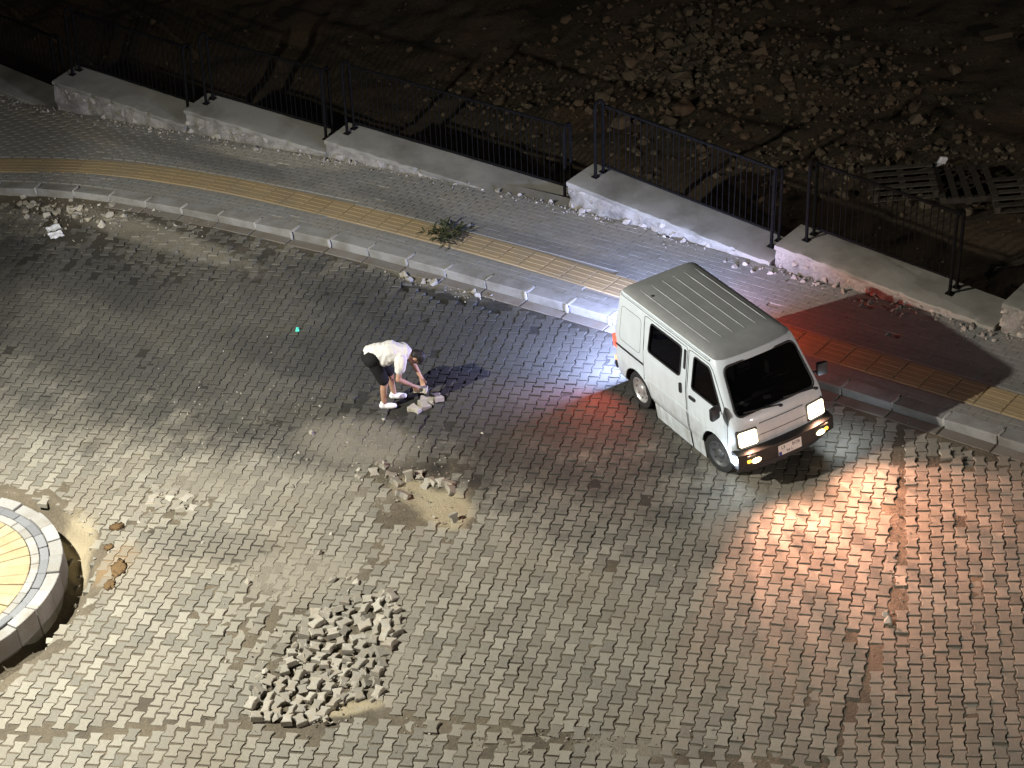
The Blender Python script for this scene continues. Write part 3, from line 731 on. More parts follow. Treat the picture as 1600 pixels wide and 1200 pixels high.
ZW = [(.22, .655), (.30, .695), (.36, .705), (.60, .718), (.63, .712), (.95, .702), (1.02, .694), (1.5, .622), (1.585, .603), (1.63, .580), (1.665, .535), (1.69, .44), (1.705, .28), (1.71, .12)]
ZF = [(.22, -.07), (.34, -.03), (.62, -.005), (.90, -.045), (.97, -.085), (1.585, -.50), (1.63, -.54), (1.665, -.60), (1.69, -.70), (1.705, -.88), (1.71, -1.05)]
ZR = [(.22, -2.98), (.34, -3.03), (.62, -3.05), (1.0, -3.03), (1.585, -2.94), (1.63, -2.91), (1.665, -2.87), (1.69, -2.80), (1.705, -2.62), (1.71, -2.4)]
def ip(tab, z): return float(np.interp(z, [a for a, b in tab], [b for a, b in tab]))
def hw(z): return ip(ZW, z)
def fbulge(y, wz): return -.05 * (abs(y) / wz) ** 2.4
def section(z, ins=0.0):
    wz, xf, xr = hw(z) - ins, ip(ZF, z) - ins, ip(ZR, z) + ins; r = min(.085, wz * .5); pts = []
    NS = 26
    xs_ = np.linspace(xr + r, xf - .05 - r, NS)
    for x in xs_: pts.append((x, -wz))
    for k in range(1, 5): q = k / 5 * PI / 2; pts.append((xf - .05 - r + r * math.sin(q), -wz + r - r * math.cos(q)))
    for y in np.linspace(-wz + r, wz - r, 15): pts.append((xf + fbulge(y, wz), y))
    for k in range(4, 0, -1): q = k / 5 * PI / 2; pts.append((xf - .05 - r + r * math.sin(q), wz - r + r * math.cos(q)))
    for x in xs_[::-1]: pts.append((x, wz))
    for k in range(1, 5): q = k / 5 * PI / 2; pts.append((xr + r - r * math.sin(q), wz - r + r * math.cos(q)))
    for y in np.linspace(wz - r, -wz + r, 9): pts.append((xr, y))
    for k in range(4, 0, -1): q = k / 5 * PI / 2; pts.append((xr + r - r * math.sin(q), -wz + r - r * math.cos(q)))
    return [Vector((x, y, z)) for x, y in pts]
def loft(levels, ins=0.0):
    bm = bmesh.new(); R = [[bm.verts.new(p) for p in section(z, ins)] for z in levels]
    n = len(R[0])
    for a, b in zip(R, R[1:]):
        for k in range(n): bm.faces.new((a[k], a[(k + 1) % n], b[(k + 1) % n], b[k]))
    bm.faces.new(R[0][::-1]); bm.faces.new(R[-1]); return bm
bod = loft([.22, .26, .30, .36, .45, .55, .60, .63, .75, .85, .95, 1.02, 1.1, 1.2, 1.3, 1.4, 1.5, 1.545, 1.585, 1.61, 1.63, 1.65, 1.665, 1.68, 1.69, 1.70, 1.705, 1.71])
bme = mesh_bm('body', bod, paint); bo = bpy.data.objects.new('tmpbody', bme); COL.objects.link(bo)
cutters = []
def cutter(bm):
    me = mesh_bm('cut', bm, inner); o = bpy.data.objects.new('cut', me); COL.objects.link(o); cutters.append(o)
    md = bo.modifiers.new('b', 'BOOLEAN'); md.operation = 'DIFFERENCE'; md.object = o; md.solver = 'EXACT'; md.material_mode = 'TRANSFER'
AX_F, AX_R, WR = -.52, -2.44, .272
for ax in (AX_F, AX_R):
    for sgn in (-1, 1):
        c = bmesh.new(); bmesh.ops.create_cone(c, cap_ends=True, segments=40, radius1=.335, radius2=.335, depth=.34, matrix=Matrix.Translation((ax, sgn * .70, .27)) @ Matrix.Rotation(PI / 2, 4, 'X')); cutter(c)
cutter(loft([.56, .8, 1.02, 1.3, 1.5, 1.6], .055))
def prism(outline, f0, f1):
    bm = bmesh.new(); A = [bm.verts.new(f0(*p)) for p in outline]; B = [bm.verts.new(f1(*p)) for p in outline]; n = len(A)
    bm.faces.new(A); bm.faces.new(B[::-1])
    for k in range(n): bm.faces.new((A[k], B[k], B[(k + 1) % n], A[(k + 1) % n]))
    return bm
def rounded(poly, r, seg=4):
    out = []; n = len(poly)
    for i in range(n):
        p = Vector(poly[i]); a = Vector(poly[i - 1]); b = Vector(poly[(i + 1) % n])
        da = (a - p).normalized(); db = (b - p).normalized(); rr = min(r, (a - p).length * .45, (b - p).length * .45)
        for k in range(seg + 1):
            t = k / seg; out.append(tuple((p + da * rr * (1 - t) ** 2 + db * rr * t ** 2)))
    return out
W_SLIDE = rounded([(-2.13, 1.06), (-1.35, 1.06), (-1.33, 1.50), (-2.09, 1.50)], .06)
W_FRONT = rounded([(-1.06, 1.02), (-.36, 1.02), (-.685, 1.50), (-1.04, 1.50)], .05)
for sgn in (-1, 1):
    for o_ in (W_SLIDE, W_FRONT): cutter(prism(o_, lambda x, z: (x, sgn * .45, z), lambda x, z: (x, sgn * .95, z)))
WS = rounded([(-.615, 1.0), (.615, 1.0), (.535, 1.555), (-.535, 1.555)], .09)
cutter(prism(WS, lambda y, z: (-.78, y, z), lambda y, z: (.3, y, z)))
body_me = evaluated(bo, None, 'body')
for c in cutters: bpy.data.objects.remove(c, do_unlink=True)
body_me.polygons.foreach_set('use_smooth', [True] * len(body_me.polygons)); body_me.set_sharp_from_angle(angle=math.radians(32))
body = link('body', body_me, van); tag(body, 'white steel body shell')

def side(x, z, sgn, o=0.0): return Vector((x, sgn * (hw(z) + o), z))
def front(y, z, o=0.0): return Vector((ip(ZF, z) + fbulge(y, hw(z)) + o, y, z))
def side_glass(outline, sgn, name='window'):
    bm = bmesh.new(); A = [bm.verts.new(side(x, z, sgn, -.014)) for x, z in outline]; B = [bm.verts.new(side(x, z, sgn, -.019)) for x, z in outline]
    n = len(A); bm.faces.new(A); bm.faces.new(B[::-1])
    for k in range(n): bm.faces.new((A[k], B[k], B[(k + 1) % n], A[(k + 1) % n]))
    g = link(name, mesh_bm(name, bm, M['glass']), van)
    link('window_seal', mesh_bm('window_seal', tube_bm([side(x, z, sgn, .002) for x, z in outline], .0125, 6, closed=True), black, True, None), g)
    return g
def seam_line(pts, parent, r=.0048, mat=None, closed=False, name='seam'):
    return link(name, mesh_bm(name, tube_bm(pts, r, 5, closed=closed), mat or seam, True, None), parent)
def side_panel(x0, x1, z0, z1, hole, sgn, name, skew=0.0):
    """door skin standing 5 mm proud of the body with its window opening left free"""
    bm = bmesh.new(); nx = 26; zs = np.unique(np.concatenate([np.linspace(z0, z1, 24), [hole[2], hole[3]]])); xs_ = np.unique(np.concatenate([np.linspace(x0, x1, nx), [hole[0], hole[1]]]))
    vt = {}
    def vv(i, j):
        if (i, j) not in vt: vt[(i, j)] = bm.verts.new(side(xs_[i], zs[j], sgn, .0045))
        return vt[(i, j)]
    for i in range(len(xs_) - 1):
        for j in range(len(zs) - 1):
            xm, zm = (xs_[i] + xs_[i + 1]) / 2, (zs[j] + zs[j + 1]) / 2
            sk = max(0, zm - 1.02) * skew
            if hole[0] < xm < hole[1] and hole[2] < zm < hole[3]: continue
            if xm > x1 - sk - .02: continue
            if zm < .62 and any((xm - ax) ** 2 + (zm - .27) ** 2 < .365 ** 2 for ax in (AX_F, AX_R)): continue
            bm.faces.new((vv(i, j), vv(i + 1, j), vv(i + 1, j + 1), vv(i, j + 1)))
    return link(name, mesh_bm(name, bm, paint, True, 30), van)
for sgn in (-1, 1):
    gs = side_glass(W_SLIDE, sgn); gf = side_glass(W_FRONT, sgn)
    sd = side_panel(-2.24, -1.205, .632, 1.03, (0, 0, 0, 0), sgn, 'sliding_door')
    fd = side_panel(-1.165, -.245, .632, .985, (0, 0, 0, 0), sgn, 'front_door')
    def arch(ax): return [side(ax + .345 * math.cos(q), .27 + .345 * math.sin(q), sgn, .004) for q in np.linspace(.12, PI - .12, 18)]
    seam_line([side(-2.245, z, sgn, .003) for z in np.linspace(.30, 1.53, 14)] + [side(x, 1.545, sgn, .003) for x in np.linspace(-2.2, -1.22, 10)] + [side(-1.195, z, sgn, .003) for z in np.linspace(1.52, .28, 14)] + [side(x, .272, sgn, .003) for x in np.linspace(-1.25, -2.1, 6)], sd)
    seam_line([side(-1.165, z, sgn, .003) for z in np.linspace(.28, 1.53, 14)] + [side(x, 1.545, sgn, .003) for x in np.linspace(-1.1, -.70, 6)] + [side(-.61 + .37 * t, 1.5 - .48 * t, sgn, .003) for t in np.linspace(0, 1, 6)] + [side(-.225, z, sgn, .003) for z in np.linspace(.98, .56, 6)], fd)
    link('wheel_arch_lip', mesh_bm('wheel_arch_lip', tube_bm(arch(AX_R), .011, 6), paint, True, None), body)
    link('wheel_arch_lip', mesh_bm('wheel_arch_lip', tube_bm(arch(AX_F), .011, 6), paint, True, None), body)
    seam_line([side(x, .615, sgn, .004) for x in np.linspace(-2.24, -.85, 16)], body, .0065, paint, name='body_crease')
    seam_line(rounded([(-2.86, .92), (-2.33, .92), (-2.33, 1.44), (-2.83, 1.44)], .07) and [side(x, z, sgn, -.0015) for x, z in rounded([(-2.86, .92), (-2.33, .92), (-2.33, 1.44), (-2.83, 1.44)], .07)], body, .0045, seam, True, 'panel_crease')
    mb_ = bmesh.new()
    R_ = [[mb_.verts.new(side(x, z, sgn, o_)) for (z, o_) in ((.775, .002), (.78, .009), (.805, .009), (.81, .002))] for x in np.linspace(-2.98, -2.25, 6)]
    for a, b in zip(R_, R_[1:]):
        for k in range(3): mb_.faces.new((a[k], b[k], b[k + 1], a[k + 1]))
    link('side_moulding', mesh_bm('side_moulding', mb_, black), van)
    # louvre between the windows
    lv = prism(rounded([(-1.275, 1.22), (-1.225, 1.22), (-1.225, 1.50), (-1.275, 1.50)], .01, 2), lambda x, z: side(x, z, sgn, -.004), lambda x, z: side(x, z, sgn, .008))
    link('air_louvre', mesh_bm('air_louvre', lv, black), van)
    # handles
    h1 = prism(rounded([(-1.335, .84), (-1.285, .84), (-1.285, .985), (-1.335, .985)], .018, 3), lambda x, z: side(x, z, sgn, 0), lambda x, z: side(x, z, sgn, .026)); link('handle', mesh_bm('handle', h1, black), sd)
    h2 = prism(rounded([(-1.10, .86), (-.96, .86), (-.96, .905), (-1.10, .905)], .015, 3), lambda x, z: side(x, z, sgn, 0), lambda x, z: side(x, z, sgn, .026)); link('handle', mesh_bm('handle', h2, black), fd)
    # drip rail
    link('drip_rail', mesh_bm('drip_rail', tube_bm([side(x, 1.598, sgn, .006) for x in np.linspace(-2.86, -.70, 24)] , .010, 6), paint, True, None), body)
    seam_line([side(x, 1.583, sgn, .003) for x in np.linspace(-2.86, -.70, 24)], body, .0055, seam, name='drip_shadow_gap')
    # mirrors
    mr_ = link('mirror', mesh_bm('mirror', box_bm((.07, .15, .19), (0, 0, 0), .025, 2), black, True, 40), van, T((-.30, sgn * .835, 1.09), sgn * -.25))
    link('mirror_arm', mesh_bm('mirror_arm', tube_bm([(.0, 0, -.02), (-.02, -sgn * .07, -.05), (-.05, -sgn * .135, -.06)], .014, 8), black, True), mr_)
    mg = box_bm((.004, .12, .15), (-.037, 0, 0), .001, 1); link('mirror_glass', mesh_bm('mirror_glass', mg, chrome), mr_)

# windscreen
bm = bmesh.new(); ny, nz = 16, 8; G = []
for j in range(nz + 1):
    z = .995 + .565 * j / nz; yl = .622 - .085 * j / nz
    G.append([bm.verts.new(front(-yl + 2 * yl * i / ny, z, -.014)) for i in range(ny + 1)])
for j in range(nz):
    for i in range(ny): bm.faces.new((G[j][i], G[j][i + 1], G[j + 1][i + 1], G[j + 1][i]))
ws = link('windscreen', mesh_bm('windscreen', bm, M['glass'], True, None), van)
link('windscreen_seal', mesh_bm('windscreen_seal', tube_bm([front(y, z, .002) for y, z in WS], .016, 6, closed=True), black, True, None), ws)
for y0, y1 in ((-.50, .02), (.10, .60)):
    bw = tube_bm([front(y0, 1.04, .014), front((y0 + y1) / 2, 1.015, .016), front(y1, .985, .018)], .009, 6)
    ellipsoid(bw, front(y1, .975, .02), (.025, .03, .018)); link('wiper', mesh_bm('wiper', bw, black), van)
# roof skin, the dimmer light on top painted in as darker grey
rsk = bmesh.new(); RR = []
for z in (1.625, 1.645, 1.665, 1.68, 1.69, 1.70, 1.705, 1.71): RR.append([rsk.verts.new(p + Vector((0, 0, .0035)) + Vector((0, math.copysign(.002, p.y), 0))) for p in section(z)])
for a, b in zip(RR, RR[1:]):
    for k in range(len(a)): rsk.faces.new((a[k], a[(k + 1) % len(a)], b[(k + 1) % len(a)], b[k]))
rsk.faces.new(RR[-1])
roof = link('roof', mesh_bm('roof', rsk, mat_plain('shaded_roof_paint', (.235, .24, .232), .6, 0, .35, .1, 5), True, 40), van); tag(roof, 'roof with dimmer light put into its grey paint')
shaded_rib_paint = mat_plain('shaded_rib_paint', (.40, .41, .40), .5, 0, .4, .1, 5)  # same painted dimming as the roof, a little lighter
# roof beads
for k in range(6):
    y = -.44 + k * .176
    zr = lambda x: 1.7015 - .0 if abs(y) < .3 else 1.69
    def roofz(yy): return float(np.interp(abs(yy), [.12, .28, .44, .535, .58], [1.71, 1.705, 1.69, 1.665, 1.63]))
    link('roof_rib', mesh_bm('roof_rib', tube_bm([(x, y, roofz(y) + .002) for x in np.linspace(-2.62, -.92, 10)], [.004] + [.0085] * 8 + [.004], 6), shaded_rib_paint, True, None), roof)
ant = rockmesh('roof_dirt', black, .028, 5); link('roof_dirt_spot', ant, body, T((-2.38, -.40, 1.70)))
# front lamps, bumper, plate
hl_mat = mat_emit('headlamp_glow', (1, .80, .50), 5); fog_mat = mat_emit('fog_glow', (1, .72, .38), 12); amber = mat_emit('amber_glow', (1, .55, .06), 3.0, (.8, .4, .05))
led_mat = mat_emit('led_glow', (.9, .95, 1), 12); red_mat = mat_emit('tail_glow', (1, .12, .07), 2.2, (.6, .03, .02)); brk_mat = mat_emit('bumper_lamp_glow', (1, .28, .12), 3.5, (.6, .1, .03))
rev_mat = mat_emit('reverse_glow', (.72, .84, 1), 12)
def fpatch(poly, o0, o1): return prism(poly, lambda y, z: front(y, z, o0), lambda y, z: front(y, z, o1))
def spot(name, parent, loc, dirv, power, col, ang, blend=.4, size=.03, soft=None):
    l = bpy.data.lights.new(name, 'SPOT'); l.energy = power; l.color = col; l.spot_size = ang; l.spot_blend = blend; l.shadow_soft_size = size
    o = bpy.data.objects.new(name, l); COL.objects.link(o); o.parent = parent; o.location = loc
    o.rotation_euler = Vector(dirv).to_track_quat('-Z', 'Y').to_euler()
    if soft:                                                  # uneven beam of a fluted lens
        l.use_nodes = True; t = l.node_tree; em = t.nodes['Emission']
        mp = nd(t, 'ShaderNodeMapping'); mp.inputs['Scale'].default_value = (9, 3.5, 1); mp.inputs['Location'].default_value = (loc[1] * 3, 0, 0)
        t.links.new(nd(t, 'ShaderNodeTexCoord').outputs['Normal'], mp.inputs[0])
        n = noise_node(t, mp.outputs[0], 1.1, 3, .6); mr = nd(t, 'ShaderNodeMapRange'); mr.inputs[1].default_value = .3; mr.inputs[2].default_value = .7; mr.inputs[3].default_value = .25; mr.inputs[4].default_value = 1.5
        t.links.new(n, mr.inputs[0]); t.links.new(mr.outputs[0], em.inputs['Strength'])
    return o
def point(name, parent, loc, power, col, size=.03):
    l = bpy.data.lights.new(name, 'POINT'); l.energy = power; l.color = col; l.shadow_soft_size = size
    o = bpy.data.objects.new(name, l); COL.objects.link(o); o.parent = parent; o.location = loc; return o
for sgn in (-1, 1):
    y0, y1 = sgn * .40, sgn * .66
    bz = fpatch(rounded([(min(y0, y1) - .02, .59), (max(y0, y1) + .015, .59), (max(y0, y1) + .015, .84), (min(y0, y1) - .02, .84)], .025, 3), -.02, .008)
    hb = link('headlamp_surround', mesh_bm('headlamp_surround', bz, black), van)
    ln = fpatch(rounded([(min(y0, y1), .615), (max(y0, y1), .615), (max(y0, y1), .815), (min(y0, y1), .815)], .03, 3), .0, .022)
    link('headlamp', mesh_bm('headlamp', ln, hl_mat), van)
    q = front(sgn * .53, .69, .026)
    spot('headlamp_beam', van, q, (1, 0, -.30), P_HEAD, (1, .48, .30), math.radians(150), 1.0, .03, True)
    spot('headlamp_main_beam', van, q, (1, sgn * .06 - .02, -.07), P_BEAM, (1, .47, .33), math.radians(104), 1.0, .02, True)
    # bumper lamps
    fl = bmesh.new(); ellipsoid(fl, (.095, sgn * .50, .435), (.025, .07, .038)); link('fog_lamp', mesh_bm('fog_lamp', fl, fog_mat, True, None), van)
    al = box_bm((.03, .06, .045), (.078, sgn * .60, .445), .012, 2); link('indicator', mesh_bm('indicator', al, amber), van)
    wl = box_bm((.10, .05, .12), (-.045, sgn * .735, .455), .02, 2); link('corner_lamp', mesh_bm('corner_lamp', wl, led_mat, True), van)
    point('corner_lamp_light', van, (-.02, sgn * .79, .455), P_LED, (.72, .84, 1), .03)
# bumper: curved bar
bm = bmesh.new(); prof = [(-.07, .345), (.055, .345), (.08, .37), (.08, .52), (.075, .555), (-.03, .57), (-.07, .565)]
R_ = []
for y in np.linspace(-.745, .745, 25):
    b_ = .035 - .075 * (abs(y) / .745) ** 3
    R_.append([bm.verts.new((b_ + px_, y, z)) for px_, z in prof])
for a, b in zip(R_, R_[1:]):
    for k in range(len(prof)): bm.faces.new((a[k], b[k], b[(k + 1) % len(prof)], a[(k + 1) % len(prof)]))
bm.faces.new(R_[0]); bm.faces.new(R_[-1][::-1])
bmp = link('front_bumper', mesh_bm('front_bumper', bm, black, True, 30), van)
for sgn in (-1, 1):
    link('bumper_trim', mesh_bm('bumper_trim', box_bm((.012, .26, .022), (.085, sgn * .50, .525), .004, 1, rot=None), mat_plain('bumper_trim', (.45, .44, .42), .35, .2, .5, .1, 9)), bmp)
bm = bmesh.new(); R_ = []
for y in np.linspace(-.66, .66, 17):
    b_ = -.03 - .10 * (abs(y) / .66) ** 2.5
    R_.append([bm.verts.new((b_ + a, y, z)) for a, z in ((-.05, .20), (.02, .19), (.05, .21), (.03, .35), (-.05, .35))])
for a, b in zip(R_, R_[1:]):
    for k in range(5): bm.faces.new((a[k], b[k], b[(k + 1) % 5], a[(k + 1) % 5]))
bm.faces.new(R_[0]); bm.faces.new(R_[-1][::-1])
link('front_valance', mesh_bm('front_valance', bm, black, True, 30), van)
pl = link('number_plate', mesh_bm('number_plate', box_bm((.008, .36, .15), (0, 0, 0), .003, 1), plate_w), van, T((.122, .0, .445), 0, 0, -.06))
link('plate_band', mesh_bm('plate_band', box_bm((.003, .04, .05), (.0055, -.155, -.045), 0), plate_b), pl)
def text(body_, size, loc, parent):
    c = bpy.data.curves.new('t', 'FONT'); c.body = body_; c.size = size; c.align_x = 'CENTER'; c.align_y = 'CENTER'; c.extrude = .0006
    o = bpy.data.objects.new('t', c); COL.objects.link(o); me = evaluated(o, plate_k, 'plate_lettering')
    link('plate_lettering', me, parent, Matrix.Translation(loc) @ Matrix.Rotation(PI / 2, 4, 'Z') @ Matrix.Rotation(PI / 2, 4, 'X'))
text('L9', .062, (.006, -.105, .03), pl); text('BOB', .062, (.006, .09, .03), pl); text('94 L', .058, (.006, -.01, -.038), pl)
# hood creases and grille line
for z_, y_ in ((.86, .34), (.70, .36)): seam_line([front(y, z_, .001) for y in np.linspace(-y_, y_, 12)], body, .005, seam, name='panel_crease')
# rear
for sgn in (-1, 1):
    tl = bmesh.new(); box_bm((.10, .05, .21), (-3.0, sgn * .69, .81), .015, 2, bm=tl); link('tail_lamp', mesh_bm('tail_lamp', tl, red_mat, True, 40), van)
    bl_ = bmesh.new(); ellipsoid(bl_, (-3.05, sgn * .655, .50), (.05, .05, .045)); link('rear_bumper_lamp', mesh_bm('rear_bumper_lamp', bl_, brk_mat, True, None), van)
    spot('tail_lamp_light', van, (-3.02, sgn * .775, .72), (.25, sgn, -.30), P_TAIL * (1.0 if sgn > 0 else 1), (1, .10, .06), math.radians(150), .6, .03)
    rl = box_bm((.02, .12, .07), (-3.055, sgn * .48, .66), .01, 2); link('reversing_lamp', mesh_bm('reversing_lamp', rl, rev_mat), van)
    a = bpy.data.lights.new('reversing_light', 'AREA'); a.shape = 'RECTANGLE'; a.size = .12; a.size_y = .07; a.energy = P_REV; a.color = (.44, .53, 1)
    ao = bpy.data.objects.new('reversing_light', a); COL.objects.link(ao); ao.parent = van; ao.location = (-3.075, sgn * .48, .66); ao.rotation_euler = Vector((-1, 0, -.12)).to_track_quat('-Z', 'Y').to_euler()
rb = box_bm((.09, 1.40, .13), (-3.045, 0, .40), .03, 2); link('rear_bumper', mesh_bm('rear_bumper', rb, black, True, 40), van)
bm = bmesh.new(); yl = .46
gq = [bm.verts.new((-3.03 + (z - 1.0) * .154 - .004, y, z)) for y, z in rounded([(-.52, 1.05), (.52, 1.05), (.46, 1.48), (-.46, 1.48)], .06)]
bm.faces.new(gq); link('rear_window', mesh_bm('rear_window', bm, M['glass']), van)
# wheels
tb = bmesh.new(); prof = [(.19, -.065), (.235, -.073), (.262, -.066), (WR, -.045), (WR, .045), (.262, .066), (.235, .073), (.19, .065)]
N = 40; R_ = [[tb.verts.new((r * math.cos(2 * PI * k / N), y, r * math.sin(2 * PI * k / N))) for r, y in prof] for k in range(N)]
for k in range(N):
    for j in range(len(prof) - 1): tb.faces.new((R_[k][j], R_[k][j + 1], R_[(k + 1) % N][j + 1], R_[(k + 1) % N][j]))
TY = mesh_bm('tyre', tb, rubber, True, 40)
rbm = bmesh.new(); prof = [(.195, -.062), (.18, -.066), (.165, -.045), (.12, -.03), (.085, -.034), (.0, -.034)]
R_ = [[rbm.verts.new((max(r, .001) * math.cos(2 * PI * k / N), y, max(r, .001) * math.sin(2 * PI * k / N))) for r, y in prof] for k in range(N)]
for k in range(N):
    for j in range(len(prof) - 1): rbm.faces.new((R_[k][j], R_[k][j + 1], R_[(k + 1) % N][j + 1], R_[(k + 1) % N][j]))
RM = mesh_bm('rim', rbm, steel, True, 40)
hb = bmesh.new(); ellipsoid(hb, (0, -.038, 0), (.075, .03, .075)); HB = mesh_bm('hub_cap', hb, chrome, True, None)
RM2 = RM.copy(); RM2.materials.clear(); RM2.materials.append(shaded_steel); HB2 = HB.copy(); HB2.materials.clear(); HB2.materials.append(shaded_steel)
vb = tube_bm([(.13, -.037, 0), (.14, -.037, 0)], .012, 6); VH = mesh_bm('rim_slot', vb, black)
for ax in (AX_F, AX_R):
    for sgn in (-1, 1):
        wh = link('wheel', TY, van, T((ax, sgn * .625, WR), (.16 if ax == AX_F else 0) + (PI if sgn > 0 else 0)))
        link('rim', RM if ax == AX_R else RM2, wh); link('hub_cap', HB if ax == AX_R else HB2, wh)
        for k in range(8): link('rim_slot', VH, wh, Matrix.Rotation(k * PI / 4, 4, 'Y'))
# interior: seats, dashboard, steering wheel, papers
for y in (-.32, .32):
    st_ = bmesh.new(); box_bm((.45, .46, .14), (-.98, y, .66), .05, 2, bm=st_); box_bm((.13, .46, .58), (-1.24, y, .95), .05, 2, bm=st_); box_bm((.09, .26, .16), (-1.27, y, 1.32), .04, 2, bm=st_)
    link('seat', mesh_bm('seat', st_, inner, True, 40), van)
link('dashboard', mesh_bm('dashboard', box_bm((.24, 1.2, .26), (-.36, 0, .86), .05, 2), inner, True, 40), van)
sw = tube_bm([(.18 * math.cos(q), .18 * math.sin(q), 0) for q in np.linspace(0, 2 * PI, 24, endpoint=False)], .014, 8, closed=True)
link('steering_wheel', mesh_bm('steering_wheel', sw, black, True), van, T((-.60, .32, 1.06), 0, 0, -.5))
for x, y, z, rz in ((-.36, -.35, .998, .4), (-.32, -.02, .998, 1.1), (-.33, -.52, .998, 0.2)):
    link('paper', mesh_bm('paper', box_bm((.10, .07, .004), (0, 0, 0)), paper), van, T((x, y, z), rz))

# ------------------------------------------------------------------ the person bending over
g = U(608, 637, 0); PP = Vector((g.x, g.y, 0)) - Vector((0.02, -.11, 0))
skin = mat_plain('skin', (.40, .23, .15), .6, 0, .4, .15, 6); cloth_w = mat_plain('white_cotton', (.60, .58, .54), .9, 0, .2, .06, 4); cloth_k = mat_plain('black_cotton', (.012, .012, .013), .9, 0, .2, .2, 8)
hairm = mat_plain('dark_hair', (.012, .010, .009), .6, 0, .4, .3, 30); shoe_m = mat_plain('white_shoe', (.72, .71, .69), .6, 0, .4, .08, 9)
per = tag(empty('person', mat=T((PP.x, PP.y, .0), -.12, 0, 0, .94)), 'person in white T-shirt and black shorts bending down to lift a paver', 'person')
HIP = Vector((-.10, 0, .87)); RH, LH = Vector((-.08, -.10, .84)), Vector((-.08, .10, .84))
RK_, LK = Vector((.035, -.115, .46)), Vector((.10, .13, .46)); RA, LA = Vector((-.03, -.115, .09)), Vector((.10, .14, .09))
CH = Vector((.18, 0, .93)); NB = Vector((.40, 0, .885)); RS, LS = Vector((.345, -.175, .85)), Vector((.35, .175, .86))
RE, LE = Vector((.27, -.25, .575)), Vector((.44, .22, .575)); RW, LW = Vector((.475, -.13, .36)), Vector((.56, .10, .35))
HD = Vector((.545, .0, .79))
b = bmesh.new()
for H_, K_, A_ in ((RH, RK_, RA), (LH, LK, LA)):
    capsule(b, H_, H_.lerp(K_, .5), .088, .074); capsule(b, H_.lerp(K_, .5), K_, .074, .056); capsule(b, K_, K_.lerp(A_, .32) + Vector((-.012, 0, 0)), .053, .055); capsule(b, K_.lerp(A_, .32) + Vector((-.012, 0, 0)), A_, .055, .037)
    capsule(b, A_ + Vector((-.03, 0, -.04)), A_ + Vector((.13, 0, -.055)), .036, .03)
capsule(b, HIP, CH, .135, .14); capsule(b, CH, NB, .14, .10); capsule(b, RS, LS, .062, .062); capsule(b, RH, LH, .10, .10)
capsule(b, NB, HD, .056, .05)
for S_, E_, W_ in ((RS, RE, RW), (LS, LE, LW)):
    capsule(b, S_, E_, .054, .041); capsule(b, E_, E_.lerp(W_, .35), .041, .04); capsule(b, E_.lerp(W_, .35), W_, .04, .027)
# hands: palm, four unequal bent fingers, thumb, closing on the paver between them
for W_, dy in ((RW, 1), (LW, -1)):
    dn = Vector((.10, .25 * dy, -.95)).normalized(); side_ = Vector((1, 0, .1)).normalized(); inn = Vector((0, dy, 0))
    palm = W_ + dn * .085
    for k in range(4): capsule(b, W_ + side_ * (-.018 + .012 * k) + dn * .01, palm + side_ * (-.03 + .02 * k), .017, .0125, 8)
    for k, L_ in enumerate((.034, .042, .045, .038)):
        a0 = palm + side_ * (-.031 + .0205 * k); a1 = a0 + (dn * .8 + inn * .35).normalized() * L_; a2 = a1 + (dn * .3 + inn * .95).normalized() * L_ * .8
        capsule(b, a0, a1, .0105, .0095, 8); capsule(b, a1, a2, .0095, .008, 8)
    t0 = W_ + dn * .03 + side_ * .022; t1 = t0 + (dn * .5 + side_ * .75 + inn * .3).normalized() * .045; t2 = t1 + (dn * .75 + side_ * .1 + inn * .55).normalized() * .033
    capsule(b, t0, t1, .014, .0115, 8); capsule(b, t1, t2, .0115, .009, 8)
# head looking down
hr = Matrix.Rotation(math.radians(115), 3, 'Y')
def hd(x, y, z): return HD + hr @ Vector((x, y, z))      # head frame: x face, z crown
ellipsoid(b, HD + hr @ Vector((-.01, 0, .03)), (.098, .078, .10), hr); ellipsoid(b, HD + hr @ Vector((.025, 0, -.05)), (.066, .058, .075), hr)
capsule(b, hd(.092, 0, .025), hd(.112, 0, -.025), .011, .016, 8)
for y in (-1, 1):
    ellipsoid(b, hd(-.01, y * .08, -.01), (.026, .012, .036), hr); ellipsoid(b, hd(.082, y * .034, .035), (.014, .026, .008), hr)
capsule(b, hd(.082, -.024, -.07), hd(.082, .024, -.07), .010, .010, 8)
bodyp = link('body', remeshed(b, .0085, skin, 'person_body', 5, .45), per)
for y in (-1, 1):
    e = bmesh.new(); ellipsoid(e, hd(.083, y * .034, .015), (.012, .014, .010), hr, 10); link('eye', mesh_bm('eye', e, hairm, True, None), bodyp)
# shirt
b = bmesh.new()
capsule(b, HIP + Vector((.0, 0, .02)), CH, .158, .166); capsule(b, CH, NB - Vector((.02, 0, 0)), .166, .122)
ellipsoid(b, Vector((.10, 0, .88)), (.26, .175, .15)); ellipsoid(b, Vector((.06, 0, .83)), (.2, .17, .13))
capsule(b, RS, LS, .085, .085)
for S_, E_ in ((RS, RE), (LS, LE)): capsule(b, S_, S_.lerp(E_, .45), .088, .082)
shirt = remeshed(b, .012, cloth_w, 'shirt', 5)
for v in shirt.vertices:
    v.co += Vector(v.normal) * (.012 * mnoise.noise(v.co * 9) + .013 * mnoise.noise(Vector((v.co.x * 22, v.co.y * 7, v.co.z * 12))))
link('shirt', shirt, per)
b = bmesh.new()
capsule(b, RH + Vector((-.02, 0, .03)), LH + Vector((-.02, 0, .03)), .135, .135); capsule(b, HIP + Vector((-.03, 0, .0)), HIP + Vector((.05, 0, .01)), .145, .14)
for H_, K_ in ((RH, RK_), (LH, LK)): capsule(b, H_, H_.lerp(K_, .88), .112, .092)
